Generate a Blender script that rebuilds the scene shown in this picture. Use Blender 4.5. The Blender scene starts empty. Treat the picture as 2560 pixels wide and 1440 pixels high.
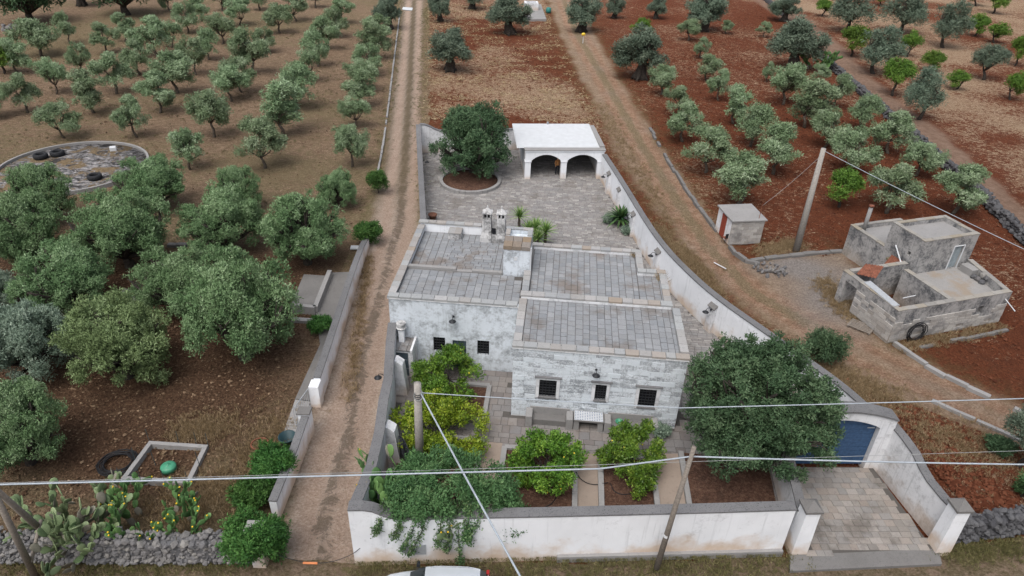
import bpy, math, random
import numpy as np
from mathutils import Vector, Matrix, Euler

# ------------------------------------------------------------------ camera, sky, sun, exposure
SC = bpy.context.scene
COL = SC.collection
F_PX, PITCH, ROLL, CAM_H = 1740.0, math.radians(32.2), math.radians(2.06), 25.8
_r0 = Vector((1, 0, 0)); _u0 = Vector((0, math.sin(PITCH), math.cos(PITCH))); C_F = Vector((0, math.cos(PITCH), -math.sin(PITCH)))
C_R = math.cos(ROLL) * _r0 + math.sin(ROLL) * _u0
C_U = -math.sin(ROLL) * _r0 + math.cos(ROLL) * _u0
cam = bpy.data.cameras.new('camera'); cam.sensor_width = 36.0; cam.lens = 36.0 * F_PX / 2560.0
cam.clip_start = 0.1; cam.clip_end = 6000
camo = bpy.data.objects.new('camera', cam); COL.objects.link(camo)
camo.matrix_world = Matrix(((C_R.x, C_U.x, -C_F.x, 0), (C_R.y, C_U.y, -C_F.y, 0), (C_R.z, C_U.z, -C_F.z, CAM_H), (0, 0, 0, 1)))
SC.camera = camo

SUN_EL, SUN_AZ = math.radians(62), math.radians(-152)     # azimuth measured from +Y towards +X
W = bpy.data.worlds.new('World'); SC.world = W; W.use_nodes = True
wt = W.node_tree; wt.nodes.clear()
sky = wt.nodes.new('ShaderNodeTexSky'); sky.sky_type = 'NISHITA'; sky.sun_disc = False
sky.sun_elevation = SUN_EL; sky.sun_rotation = SUN_AZ; sky.air_density = 1.0; sky.dust_density = 6.0; sky.ozone_density = 1.0
hs = wt.nodes.new('ShaderNodeHueSaturation'); hs.inputs['Saturation'].default_value = 0.55
bg = wt.nodes.new('ShaderNodeBackground'); bg.inputs['Strength'].default_value = 0.15
wo = wt.nodes.new('ShaderNodeOutputWorld')
wt.links.new(sky.outputs[0], hs.inputs['Color']); wt.links.new(hs.outputs[0], bg.inputs['Color']); wt.links.new(bg.outputs[0], wo.inputs[0])
sl = bpy.data.lights.new('sun', 'SUN'); sl.energy = 1.2; sl.angle = math.radians(45); sl.color = (0.985, 0.99, 1.0)
so = bpy.data.objects.new('sun', sl); COL.objects.link(so)
_sd = Vector((math.sin(SUN_AZ) * math.cos(SUN_EL), math.cos(SUN_AZ) * math.cos(SUN_EL), math.sin(SUN_EL)))
so.rotation_euler = (-_sd).to_track_quat('-Z', 'Y').to_euler(); so.location = (0, 0, 60)
SC.view_settings.view_transform = 'Standard'; SC.view_settings.look = 'None'
SC.view_settings.gamma = 1.0; SC.view_settings.use_curve_mapping = False; SC.view_settings.exposure = 0.27

# ------------------------------------------------------------------ helpers
def P(x, y, z=0.0):
    """surveyed point: where the sight line of a photo pixel meets the level plane at height z"""
    d = C_F * F_PX + C_R * (x - 1280) + C_U * (720 - y)
    t = (z - CAM_H) / d.z
    return Vector((d.x * t, d.y * t, z))

class Fr:
    """local building frame: a along the front, b into depth"""
    def __init__(s, ox, oy, deg):
        s.o = Vector((ox, oy, 0)); s.ang = math.radians(deg)
        s.e1 = Vector((math.cos(s.ang), math.sin(s.ang), 0)); s.e2 = Vector((-s.e1.y, s.e1.x, 0))
    def __call__(s, a, b, z=0.0):
        return s.o + s.e1 * a + s.e2 * b + Vector((0, 0, z))
WORLD = Fr(0, 0, 0)

def tag(o, label=None, cat=None, group=None, kind=None):
    if label: o['label'] = label
    if cat: o['category'] = cat
    if group: o['group'] = group
    if kind: o['kind'] = kind
    return o

def thing(name, loc, label, cat, group=None, rz=0.0):
    o = bpy.data.objects.new(name, None); COL.objects.link(o)
    o.empty_display_size = 0.2
    o.location = loc; o.rotation_euler = (0, 0, rz)
    return tag(o, label, cat, group)

def abs_loc(o):
    v = Vector((0, 0, 0))
    while o is not None:
        v += o.location; o = o.parent
    return v

def link(name, me, parent=None, loc=(0, 0, 0), rot=(0, 0, 0), scale=(1, 1, 1)):
    o = bpy.data.objects.new(name, me); COL.objects.link(o)
    o.location = loc; o.rotation_euler = rot; o.scale = scale
    if parent is not None: o.parent = parent
    return o

def copy_tree(o, parent=None):
    c = o.copy(); COL.objects.link(c); c.parent = parent
    for ch in o.children: copy_tree(ch, c)
    return c

class MB:
    def __init__(s):
        s.v = []; s.f = []; s.mi = []; s.rn = []
    def add(s, vs, fs, mi=0, rn=0.5):
        k = len(s.v)
        s.v += [tuple(p) for p in vs]
        s.f += [tuple(i + k for i in f) for f in fs]
        s.mi += [mi] * len(fs); s.rn += [rn] * len(fs)
        return s
    def box(s, a0, a1, b0, b1, z0, z1, fr=WORLD, mi=0, rn=0.5, bv=0.0):
        if bv > 0:
            r = [[(a0 + i, b0 + i), (a1 - i, b0 + i), (a1 - i, b1 - i), (a0 + i, b1 - i)] for i in (0, bv)]
            vs = [fr(*p, z0) for p in r[0]] + [fr(*p, z1 - bv) for p in r[0]] + [fr(*p, z1) for p in r[1]]
            fs = [(3, 2, 1, 0)] + [(i, (i + 1) % 4, 4 + (i + 1) % 4, 4 + i) for i in range(4)] + [(4 + i, 4 + (i + 1) % 4, 8 + (i + 1) % 4, 8 + i) for i in range(4)] + [(8, 9, 10, 11)]
            return s.add(vs, fs, mi, rn)
        vs = [fr(a, b, z) for z in (z0, z1) for a, b in ((a0, b0), (a1, b0), (a1, b1), (a0, b1))]
        return s.add(vs, [(3, 2, 1, 0), (4, 5, 6, 7), (0, 1, 5, 4), (1, 2, 6, 5), (2, 3, 7, 6), (3, 0, 4, 7)], mi, rn)
    def prism(s, pts, z0, z1, fr=WORLD, mi=0, top=True, bot=True, rn=0.5):
        n = len(pts)
        zs0 = z0 if isinstance(z0, (list, tuple)) else [z0] * n
        zs1 = z1 if isinstance(z1, (list, tuple)) else [z1] * n
        vs = [fr(p[0], p[1], z) for p, z in zip(pts, zs0)] + [fr(p[0], p[1], z) for p, z in zip(pts, zs1)]
        fs = [(i, (i + 1) % n, n + (i + 1) % n, n + i) for i in range(n)]
        if top: fs.append(tuple(range(n, 2 * n)))
        if bot: fs.append(tuple(range(n - 1, -1, -1)))
        return s.add(vs, fs, mi, rn)
    def tube(s, path, rad, n=8, mi=0, cap=True, rn=0.5):
        path = [Vector(p) for p in path]; m = len(path)
        rad = list(rad) if isinstance(rad, (list, tuple)) else [rad] * m
        vs = []; fs = []
        ref = Vector((0.3, 0.2, 1)).normalized(); u = None
        for i, p in enumerate(path):
            t = (path[min(i + 1, m - 1)] - path[max(i - 1, 0)]).normalized()
            if u is None:
                u = t.cross(ref)
                if u.length < 0.1: u = t.cross(Vector((1, 0, 0)))
                u.normalize()
            else:
                u = (u - t * u.dot(t)).normalized()
            w = t.cross(u)
            for k in range(n):
                a = 2 * math.pi * k / n
                vs.append(p + (u * math.cos(a) + w * math.sin(a)) * rad[i])
        for i in range(m - 1):
            for k in range(n):
                fs.append((i * n + k, i * n + (k + 1) % n, (i + 1) * n + (k + 1) % n, (i + 1) * n + k))
        if cap:
            fs.append(tuple(range(n - 1, -1, -1))); fs.append(tuple((m - 1) * n + k for k in range(n)))
        return s.add(vs, fs, mi, rn)
    def lathe(s, prof, c, n=16, mi=0, rn=0.5):
        c = Vector(c); vs = []; fs = []
        for r, z in prof:
            for k in range(n):
                a = 2 * math.pi * k / n
                vs.append(c + Vector((r * math.cos(a), r * math.sin(a), z)))
        for i in range(len(prof) - 1):
            for k in range(n):
                fs.append((i * n + k, i * n + (k + 1) % n, (i + 1) * n + (k + 1) % n, (i + 1) * n + k))
        if prof[0][0] > 1e-4: fs.append(tuple(range(n - 1, -1, -1)))
        if prof[-1][0] > 1e-4: fs.append(tuple((len(prof) - 1) * n + k for k in range(n)))
        return s.add(vs, fs, mi, rn)
    def mesh(s, name, mats, smooth=False, off=(0, 0, 0), attr=False):
        off = Vector(off)
        me = bpy.data.meshes.new(name)
        me.from_pydata([(p[0] - off.x, p[1] - off.y, p[2] - off.z) for p in s.v], [], s.f)
        for m in (mats if isinstance(mats, (list, tuple)) else [mats]): me.materials.append(m)
        if any(s.mi): me.polygons.foreach_set('material_index', s.mi)
        if smooth: me.polygons.foreach_set('use_smooth', [True] * len(s.f))
        if attr:
            at = me.attributes.new('rnd', 'FLOAT', 'FACE'); at.data.foreach_set('value', s.rn)
        me.update()
        return me
    def build(s, name, mats, parent=None, smooth=False, attr=False, kind=None):
        me = s.mesh(name, mats, smooth, abs_loc(parent) if parent is not None else (0, 0, 0), attr)
        o = link(name, me, parent)
        if kind: o['kind'] = kind
        return o

def along(pts, n):
    """n+1 points evenly spaced along a polyline"""
    pts = [Vector(p) for p in pts]
    ls = [0]
    for a, b in zip(pts, pts[1:]): ls.append(ls[-1] + (b - a).length)
    out = []
    for i in range(n + 1):
        t = ls[-1] * i / n; k = 0
        while k < len(pts) - 2 and ls[k + 1] < t: k += 1
        out.append(pts[k].lerp(pts[k + 1], (t - ls[k]) / max(1e-9, ls[k + 1] - ls[k])))
    return out

def smooth_line(pts, it=2):
    pts = [Vector(p) for p in pts]
    for _ in range(it):
        q = [pts[0]]
        for a, b in zip(pts, pts[1:]): q += [a.lerp(b, .25), a.lerp(b, .75)]
        q.append(pts[-1]); pts = q
    return pts

# ------------------------------------------------------------------ procedural materials
class NT:
    def __init__(s, name, rough=0.9, spec=0.2):
        s.m = bpy.data.materials.new(name); s.m.use_nodes = True
        s.t = s.m.node_tree; s.t.nodes.clear()
        s.o = s.t.nodes.new('ShaderNodeOutputMaterial')
        s.b = s.t.nodes.new('ShaderNodeBsdfPrincipled'); s.t.links.new(s.b.outputs[0], s.o.inputs[0])
        s.b.inputs['Roughness'].default_value = rough; s.b.inputs['Specular IOR Level'].default_value = spec
        s._pos = None
    def set(s, inp, v):
        if isinstance(v, bpy.types.NodeSocket): s.t.links.new(v, inp)
        elif isinstance(v, (tuple, list)):
            inp.default_value = (*v, 1.0) if len(v) == 3 and len(inp.default_value) == 4 else v
        else:
            inp.default_value = v
    def pos(s, sx=1.0, sy=1.0, sz=1.0, rot=0.0):
        if s._pos is None: s._pos = s.t.nodes.new('ShaderNodeNewGeometry').outputs['Position']
        if (sx, sy, sz, rot) == (1.0, 1.0, 1.0, 0.0): return s._pos
        mp = s.t.nodes.new('ShaderNodeMapping'); mp.inputs['Scale'].default_value = (sx, sy, sz); mp.inputs['Rotation'].default_value = (0, 0, rot)
        s.t.links.new(s._pos, mp.inputs[0]); return mp.outputs[0]
    def obj(s):
        return s.t.nodes.new('ShaderNodeTexCoord').outputs['Object']
    def noise(s, scale, detail=4.0, rough=0.55, vec=None, dist=0.0):
        n = s.t.nodes.new('ShaderNodeTexNoise'); s.set(n.inputs['Vector'], vec or s.pos())
        n.inputs['Scale'].default_value = scale; n.inputs['Detail'].default_value = detail
        n.inputs['Roughness'].default_value = rough; n.inputs['Distortion'].default_value = dist
        return n.outputs['Fac']
    def voro(s, scale, vec=None, feat='F1', out='Distance'):
        n = s.t.nodes.new('ShaderNodeTexVoronoi'); n.feature = feat; s.set(n.inputs['Vector'], vec or s.pos())
        n.inputs['Scale'].default_value = scale
        return n.outputs[out]
    def ramp(s, fac, stops):
        n = s.t.nodes.new('ShaderNodeValToRGB'); s.set(n.inputs[0], fac)
        e = n.color_ramp.elements
        while len(e) < len(stops): e.new(0.5)
        for el, (p, c) in zip(e, stops):
            el.position = p; el.color = (c, c, c, 1) if isinstance(c, (int, float)) else (*c, 1)
        return n.outputs[0]
    def step(s, fac, lo, hi):
        n = s.t.nodes.new('ShaderNodeMapRange'); n.interpolation_type = 'SMOOTHSTEP'
        s.set(n.inputs[0], fac); n.inputs[1].default_value = lo; n.inputs[2].default_value = hi
        return n.outputs[0]
    def mix(s, fac, a, b, blend='MIX'):
        n = s.t.nodes.new('ShaderNodeMix'); n.data_type = 'RGBA'; n.blend_type = blend
        s.set(n.inputs[0], fac); s.set(n.inputs[6], a); s.set(n.inputs[7], b)
        return n.outputs[2]
    def math(s, op, a, b=0.0, clamp=False):
        n = s.t.nodes.new('ShaderNodeMath'); n.operation = op; n.use_clamp = clamp
        s.set(n.inputs[0], a); s.set(n.inputs[1], b); return n.outputs[0]
    def attr(s, name, out='Fac'):
        n = s.t.nodes.new('ShaderNodeAttribute'); n.attribute_name = name; return n.outputs[out]
    def orand(s):
        return s.t.nodes.new('ShaderNodeObjectInfo').outputs['Random']
    def bump(s, h, strength=0.5, dist=0.02):
        n = s.t.nodes.new('ShaderNodeBump'); n.inputs['Strength'].default_value = strength; n.inputs['Distance'].default_value = dist
        s.set(n.inputs['Height'], h); s.t.links.new(n.outputs[0], s.b.inputs['Normal'])
    def col(s, c):
        s.set(s.b.inputs['Base Color'], c); return s.m

def simple(name, c, rough=0.8, var=0.15, scale=6.0, metal=0.0, spec=0.3):
    k = NT(name, rough, spec); k.b.inputs['Metallic'].default_value = metal
    d = tuple(x * (1 - var) for x in c); e = tuple(min(1, x * (1 + var)) for x in c)
    return k.col(k.ramp(k.noise(scale, 5), [(0.3, d), (0.7, e)]))

def m_white(name, base=(0.74, 0.745, 0.75), mold=0.45, moldc=(0.16, 0.17, 0.175), streak=0.3, scale=1.0, foot=0.0, footc=(0.5, 0.36, 0.24), lo=0.52, hi=0.72):
    """limewash over stone with grey mould blotches, runs below the coping and soil splash at the foot"""
    k = NT(name, 0.92, 0.15)
    c = k.mix(k.step(k.noise(0.5 * scale, 3), .35, .7), base, tuple(x * .9 for x in base))
    n1 = k.noise(1.1 * scale, 8, .68); n2 = k.noise(6 * scale, 6, .7)
    f = k.math('MULTIPLY', k.step(k.math('ADD', k.math('MULTIPLY', n1, .62), k.math('MULTIPLY', n2, .38)), lo, hi), mold)
    c = k.mix(f, c, moldc)
    st = k.step(k.noise(1.0, 6, .65, k.pos(5.5, 5.5, .3)), .54, .72)
    c = k.mix(k.math('MULTIPLY', st, streak), c, tuple(x * 1.5 for x in moldc))
    if foot > 0:
        sx = k.t.nodes.new('ShaderNodeSeparateXYZ'); k.t.links.new(k.pos(), sx.inputs[0])
        hgt = k.math('ADD', sx.outputs[2], k.math('MULTIPLY', k.math('SUBTRACT', k.noise(.55, 4, .6), .5), -3.4))
        c = k.mix(k.math('MULTIPLY', k.math('SUBTRACT', 1.0, k.step(hgt, -.2, 1.0)), foot), c, footc)
    c = k.mix(k.math('MULTIPLY', k.step(k.noise(45, 3, .7), .6, .8), .18), c, moldc)
    k.bump(k.noise(14, 8, .7), .35, .02)
    return k.col(c)

def m_stone(name, cols, dark=(0.05, 0.05, 0.05), speck=0.5, rand='obj', stain=None, scale=1.0):
    k = NT(name, 0.93, 0.15)
    r = k.orand() if rand == 'obj' else (k.attr('rnd') if rand == 'attr' else k.noise(.8 * scale, 3))
    c = k.ramp(r, [(i / max(1, len(cols) - 1), x) for i, x in enumerate(cols)])
    c = k.mix(k.math('MULTIPLY', k.step(k.noise(5 * scale, 8, .7), .5, .78), .45), c, tuple(x * .55 for x in cols[0]))
    c = k.mix(k.math('MULTIPLY', k.step(k.noise(28 * scale, 5, .75), .52, .68), speck), c, dark)
    if stain: c = k.mix(k.math('MULTIPLY', k.step(k.noise(.45 * scale, 6, .68), .50, .66), .6), c, stain)
    k.bump(k.noise(22 * scale, 8, .7), .5, .02)
    return k.col(c)

WHITE = m_white('limewash_clean', (.76, .78, .81), mold=.42, streak=.26, foot=.8)
WHITE2 = m_white('limewash_weathered', (0.68, 0.69, 0.71), mold=.6, streak=.45, foot=.5, lo=.46, hi=.68)
FACADE_L = m_white('limewash_blotched', (0.62, 0.67, 0.72), mold=.75, streak=.5, lo=.44, hi=.64)
ASHLAR = None
def m_ashlar():
    k = NT('limewash_on_ashlar', .92, .15)
    c = k.ramp(k.orand(), [(0, (.58, .63, .67)), (1, (.66, .70, .74))])
    n = k.math('ADD', k.math('MULTIPLY', k.noise(2.6, 5, .65, k.pos(.8, .8, 2.4)), .35), k.math('MULTIPLY', k.noise(12, 8, .8), .65))
    f = k.step(k.math('ADD', n, k.math('MULTIPLY', k.math('SUBTRACT', k.orand(), .5), .16)), .46, .62)
    f = k.math('MULTIPLY', f, k.math('ADD', .30, k.math('MULTIPLY', k.noise(.4, 3, .5), .7)))
    c = k.mix(f, c, (.09, .102, .112))
    k.bump(k.noise(16, 8, .75), .6, .03)
    return k.col(c)
ASHLAR = m_ashlar()
COPING = m_stone('coping_stone', [(.25, .26, .27), (.33, .34, .34), (.28, .265, .25), (.36, .36, .36), (.29, .245, .20)], speck=.45)
WALLCOP = m_stone('lichen_coping', [(.11, .11, .112), (.20, .20, .205)], dark=(.025, .025, .028), speck=.85, rand='noise', scale=.6)
ROOFT = m_stone('roof_paver', [(.20, .212, .225), (.25, .262, .275), (.218, .225, .232), (.28, .29, .30)], speck=.5, stain=(.135, .11, .09))
ROOFT_A = m_stone('roof_paver_joined', [(.20, .212, .225), (.25, .262, .275), (.218, .225, .232), (.285, .295, .305)], speck=.4, rand='attr', stain=(.15, .11, .08))
MORTAR = m_stone('mortar_bed', [(.075, .07, .066), (.11, .10, .09)], rand='noise')
PAVE_A = m_stone('courtyard_sett', [(.18, .172, .168), (.265, .25, .238), (.215, .21, .208), (.35, .335, .315)], speck=.5, rand='attr', stain=(.14, .122, .108))
PAVE = m_stone('driveway_slab', [(.20, .185, .17), (.275, .25, .225), (.225, .215, .205), (.31, .285, .26), (.24, .205, .178)], speck=.45, stain=(.09, .078, .068))
GPAVE_A = m_stone('garden_slab', [(.155, .14, .135), (.235, .215, .20), (.185, .18, .18)], speck=.5, rand='attr', stain=(.17, .14, .12))
CONC = m_stone('concrete', [(.22, .215, .21), (.31, .305, .30)], dark=(.08, .08, .08), speck=.35, rand='noise')
CONCD = m_stone('dark_concrete', [(.13, .125, .12), (.20, .195, .19)], dark=(.05, .05, .05), speck=.5, rand='noise')
DRYSTONE = m_stone('dry_stone', [(.10, .10, .105), (.18, .175, .175), (.14, .135, .135), (.24, .23, .215)], dark=(.04, .04, .045), speck=.55)
DRYSTONE_A = m_stone('dry_stone_joined', [(.12, .12, .125), (.20, .195, .19), (.155, .15, .15), (.25, .24, .225)], dark=(.04, .04, .045), speck=.6, rand='attr')
DARKSTONE = m_stone('dark_dry_stone', [(.055, .055, .06), (.115, .115, .12), (.08, .08, .085)], dark=(.02, .02, .025), speck=.6)
DARKSTONE_A = m_stone('dark_dry_stone_joined', [(.055, .055, .06), (.11, .11, .115), (.08, .08, .085)], dark=(.02, .02, .025), speck=.6, rand='attr')
RUIN = m_white('ruin_plaster', (.36, .352, .342), mold=.9, moldc=(.06, .064, .072), streak=.5, foot=.5, footc=(.36, .30, .235), lo=.42, hi=.62)
RUINB = m_stone('ruin_block', [(.34, .32, .295), (.46, .44, .41), (.39, .375, .355), (.30, .28, .255)], dark=(.05, .05, .055), speck=.6, stain=(.13, .13, .135))
DARKM = simple('dark_iron', (.018, .02, .024), .55, .3)
GLASSD = simple('dark_window', (.008, .009, .012), .25, .2, spec=.4)
BLUE = simple('blue_gate_paint', (.035, .075, .15), .6, .25, 9)
TEALD = simple('grey_green_door', (.07, .095, .115), .6, .2, 9)
RED = simple('red_door_paint', (.24, .05, .03), .7, .25, 7)
RUST = simple('rusty_sheet', (.19, .07, .042), .8, .35, 5)
GREYM = simple('grey_metal', (.33, .35, .37), .5, .12, 8)
WHITEP = simple('white_sheet', (.56, .58, .60), .5, .06, 2)
POLEC = simple('pole_concrete', (.30, .28, .255), .9, .18, 9)
POLEW = simple('pole_wood', (.20, .175, .15), .9, .25, 12)
CABLE = simple('cable_sheath', (.33, .37, .41), .5, .1, 3)
CABLED = simple('thin_wire', (.30, .31, .31), .5, .1, 3)
HOSE = simple('black_hose', (.014, .014, .016), .6, .2, 3)
RUBBER = simple('tyre_rubber', (.018, .019, .022), .8, .3, 6)
GREENP = simple('green_plastic', (.06, .25, .15), .4, .15, 5)
TERRA = simple('terracotta', (.16, .075, .05), .85, .2, 8)
def m_bed():
    k = NT('bed_soil', .96, .1)
    f = k.noise(7, 6, .75); m = k.noise(1.3, 5, .65)
    c = k.ramp(f, [(.3, (.040, .022, .016)), (.5, (.095, .052, .036)), (.72, (.18, .11, .08))])
    c = k.mix(k.math('MULTIPLY', k.step(m, .48, .66), .55), c, (.055, .032, .024))
    c = k.mix(k.math('MULTIPLY', k.step(k.noise(26, 3, .7), .62, .70), .75), c, (.34, .27, .21))
    k.bump(k.math('ADD', f, m), .9, .12)
    return k.col(c)
BEDSOIL = m_bed()
# ------------------------------------------------------------------ ground: one continuous sheet, cut into field, lane and track zones
def vnoise(x, y, seed=0):
    """smooth value noise, numpy"""
    xi = np.floor(x).astype(np.int64); yi = np.floor(y).astype(np.int64)
    xf = x - xi; yf = y - yi
    xf = xf * xf * (3 - 2 * xf); yf = yf * yf * (3 - 2 * yf)
    def h(i, j):
        n = (i * 374761393 + j * 668265263 + seed * 1442695041) & 0xFFFFFFFF
        n = ((n ^ (n >> 13)) * 1274126177) & 0xFFFFFFFF
        return ((n ^ (n >> 16)) & 0xFFFF) / 65535.0
    a = h(xi, yi); b = h(xi + 1, yi); c = h(xi, yi + 1); d = h(xi + 1, yi + 1)
    return a + (b - a) * xf + (c - a) * yf + (a - b - c + d) * xf * yf
def fbm(x, y, seed=0, oct=4):
    v = 0; a = 0.5; f = 1.0
    for i in range(oct):
        v = v + a * vnoise(x * f, y * f, seed + i * 17); a *= .5; f *= 2.03
    return v
def pxs(pts, z=0.0):
    return [(p.x, p.y) for p in (P(a, b, z) for a, b in pts)]
def inside(poly, X, Y):
    r = np.zeros(X.shape, bool); n = len(poly)
    for i in range(n):
        x0, y0 = poly[i]; x1, y1 = poly[(i + 1) % n]
        c = ((y0 > Y) != (y1 > Y)) & (X < (x1 - x0) * (Y - y0) / (y1 - y0 + 1e-12) + x0)
        r ^= c
    return r
def dist_line(line, X, Y):
    d = np.full(X.shape, 1e9)
    for (x0, y0), (x1, y1) in zip(line, line[1:]):
        dx, dy = x1 - x0, y1 - y0
        t = np.clip(((X - x0) * dx + (Y - y0) * dy) / (dx * dx + dy * dy + 1e-12), 0, 1)
        d = np.minimum(d, np.hypot(X - x0 - t * dx, Y - y0 - t * dy))
    return d
def sdf(poly, X, Y):
    d = dist_line(list(poly) + [poly[0]], X, Y)
    return np.where(inside(poly, X, Y), d, -d)
def sstep(v, a, b):
    t = np.clip((v - a) / (b - a), 0, 1); return t * t * (3 - 2 * t)

LANE = pxs([(700, 1462), (712, 1290), (770, 1080), (810, 960), (868, 760), (912, 600), (938, 500), (960, 400), (976, 250), (990, 120), (1004, 0)]) 
LANE = LANE + [(LANE[-1][0] - 1, 260)] + [(LANE[-1][0] + 11, 260)] + pxs([(1062, 0), (1056, 150), (1050, 310), (1052, 480), (1040, 640), (1005, 780), (990, 900), (968, 1010), (948, 1130), (900, 1280), (900, 1462)])
TRACK = pxs([(1372, 0), (1400, 80), (1478, 240), (1562, 400), (1640, 520), (1722, 625), (1805, 705), (1900, 795), (2010, 868), (2130, 935), (2300, 1012), (2430, 1060), (2700, 1180)]) + \
        pxs([(2700, 1090), (2520, 1010), (2390, 945), (2222, 855), (2130, 790), (2165, 700), (2112, 632), (2000, 636), (1885, 655), (1835, 640), (1795, 575), (1735, 490), (1650, 365), (1560, 215), (1480, 80), (1445, 0)])
_t0 = TRACK[0]; _t1 = TRACK[-1]
TRACK = TRACK + [(_t1[0] - 9, 260), (_t0[0] - 9, 260)]
FARM = pxs([(1890, 0), (1990, 70), (2062, 140), (2180, 245), (2320, 365), (2450, 480), (2600, 630)]) + pxs([(2600, 560), (2480, 440), (2350, 328), (2235, 240), (2120, 130), (2040, 60), (1950, 0)])
FARM = FARM + [(FARM[-1][0] - 20, 240), (FARM[0][0] - 20, 240)]
LEFT_FIELD = [(-3000, 10)] + pxs([(790, 1460), (800, 1330), (840, 1080), (910, 760), (950, 600), (1000, 400), (1020, 120), (1030, 0)]) + [(LANE[11][0] + 4, 260), (LANE[11][0] - 20, 3000), (-3000, 3000)]
LITTER = [(-80, 22)] + pxs([(420, 1230), (560, 1120), (700, 1000), (760, 900), (850, 640), (800, 560), (700, 620), (470, 660), (300, 610), (60, 560)]) + [(-80, 46)]
ROADSIDE = [(-3000, -300), (-3000, 21.5)] + pxs([(-900, 1440), (0, 1410), (600, 1400), (700, 1400), (890, 1408), (1500, 1392), (1985, 1378), (2340, 1362), (2560, 1345), (3400, 1300)]) + [(3000, 22), (3000, -300)]
CENTRE = pxs([(1062, 0), (1056, 150), (1050, 310), (1290, 300), (1520, 330), (1560, 420), (1470, 240), (1395, 80), (1372, 0)]) + [(LANE[12][0] + 16, 260), (LANE[12][0], 260)]
GATEFIELD = pxs([(1990, 860), (2130, 935), (2300, 1012), (2430, 1060), (2700, 1180), (2700, 1330), (2400, 1290), (2230, 1060), (2110, 980)])
RIGHTFAR = pxs([(2600, 560), (2480, 440), (2350, 328), (2235, 240), (2120, 130), (1950, 0)]) + [(140, 240), (300, 240), (300, 30)]
AIA = P(190, 418)
def build_ground():
    def axis(segs):
        out = [segs[0][0]]
        for a, b, st in segs:
            n = max(1, int(round((b - a) / st))); out += list(np.linspace(a, b, n + 1)[1:])
        return np.array(out)
    xs = axis([(-3000, -300, 900), (-300, -150, 30), (-150, -55, 1.2), (-55, 48, .4), (48, 150, 1.2), (150, 300, 30), (300, 3000, 900)])
    ys = axis([(-300, 12, 60), (12, 17, 1), (17, 62, .36), (62, 110, .6), (110, 200, 1.1), (200, 300, 20), (300, 3600, 1100)])
    X, Y = np.meshgrid(xs, ys)
    wob = (fbm(X * .35, Y * .35, 3) - .47) * 1.3
    wob2 = (fbm(X * 1.3, Y * 1.3, 9) - .47) * .5
    wide = np.clip(Y / 60, .5, 2)
    lane = sstep(sdf(LANE, X, Y) + wob * .5 + wob2, -.35, .45)
    trk = sstep(sdf(TRACK, X, Y) + wob * 1.1 + wob2, -.7, .6)
    farm = sstep(sdf(FARM, X, Y) + wob * 1.0 + wob2, -.5, .5)
    grass = sstep(sdf(LEFT_FIELD, X, Y) + wob, -.4, .4)
    litter = sstep(sdf(LITTER, X, Y) + wob * 3, -2.5, 2.5)
    road = sstep(sdf(ROADSIDE, X, Y) + wob2, -.3, .3)
    # wheel ruts: two lines per track
    def ruts(lines, w):
        r = np.zeros(X.shape)
        for l in lines: r = np.maximum(r, 1 - sstep(dist_line(pxs(l), X, Y) + wob2 * .3, w * .35, w))
        return r
    lr = ruts([[(760, 1440), (775, 1250), (830, 1080), (880, 900), (925, 720), (960, 580), (985, 400), (1000, 250), (1015, 80), (1022, 0)],
               [(850, 1440), (850, 1290), (900, 1080), (945, 850), (985, 700), (1020, 570), (1035, 430), (1040, 300), (1048, 0)]], .75)
    tr = ruts([[(1395, 0), (1430, 90), (1510, 230), (1590, 370), (1680, 520), (1760, 630), (1860, 730), (1990, 810), (2120, 890), (2330, 985), (2560, 1090)],
               [(1425, 0), (1455, 70), (1545, 220), (1630, 370), (1720, 500), (1790, 610), (1900, 720), (2040, 790), (2200, 880), (2400, 970), (2560, 1045)]], .7)
    mid = ruts([[(800, 1440), (812, 1270), (870, 1090), (905, 900), (960, 690), (1000, 560), (1012, 400), (1025, 200), (1035, 0)]], .55)
    tmid = ruts([[(1410, 0), (1440, 80), (1527, 225), (1610, 370), (1700, 510), (1775, 620), (1880, 725), (2010, 800)]], .7)
    # straw left lying in strips
    cen = sstep(sdf(CENTRE, X, Y) + wob * 2, -.5, 2.0)
    gatef = sstep(sdf(GATEFIELD, X, Y) + wob * 1.5, -.6, 1.2)
    rfar = sstep(sdf(RIGHTFAR, X, Y) + wob * 2, -.5, 2.5)
    patch = fbm(X * .11, Y * .11, 31, 5)
    straw = .16 + .7 * (patch - .35)
    straw = straw + cen * (.26 + .5 * (fbm(X * .07, Y * .07, 5) - .4)) + gatef * .25 + rfar * (.26 + .6 * (patch - .4))
    straw = straw * (1 - grass)
    bare = 1 - sstep(dist_line(pxs([(1090, 130), (1200, 60), (1300, 100), (1470, 180), (1440, 130)]), X, Y), 2.5, 7)
    straw = np.clip(straw - .35 * bare, 0, 1)
    green = fbm(X * .09, Y * .09, 77, 5)
    da = np.hypot((X - AIA.x), (Y - AIA.y))
    green = np.clip(green + .25 * np.exp(-np.maximum(da - 9, 0) / 5), 0, 1)
    verge = np.maximum(np.exp(-np.abs(sdf(LANE, X, Y) + .3) / .8) * np.where(X > LANE[0][0], 1, .5), np.exp(-np.abs(sdf(TRACK, X, Y) - .6) / 1.2)) * (1 - lr) * (1 - tr)
    stone = np.clip(np.exp(-(np.hypot(X - P(2080, 745).x, (Y - P(2080, 745).y) * .8) / 2.8) ** 2) + np.exp(-(np.hypot((X - P(2010, 665).x) * .55, (Y - P(2010, 665).y)) / 2.0) ** 2) + wob * .5, 0, 1)
    flat = np.maximum.reduce([lane, trk, farm, road])
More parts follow.
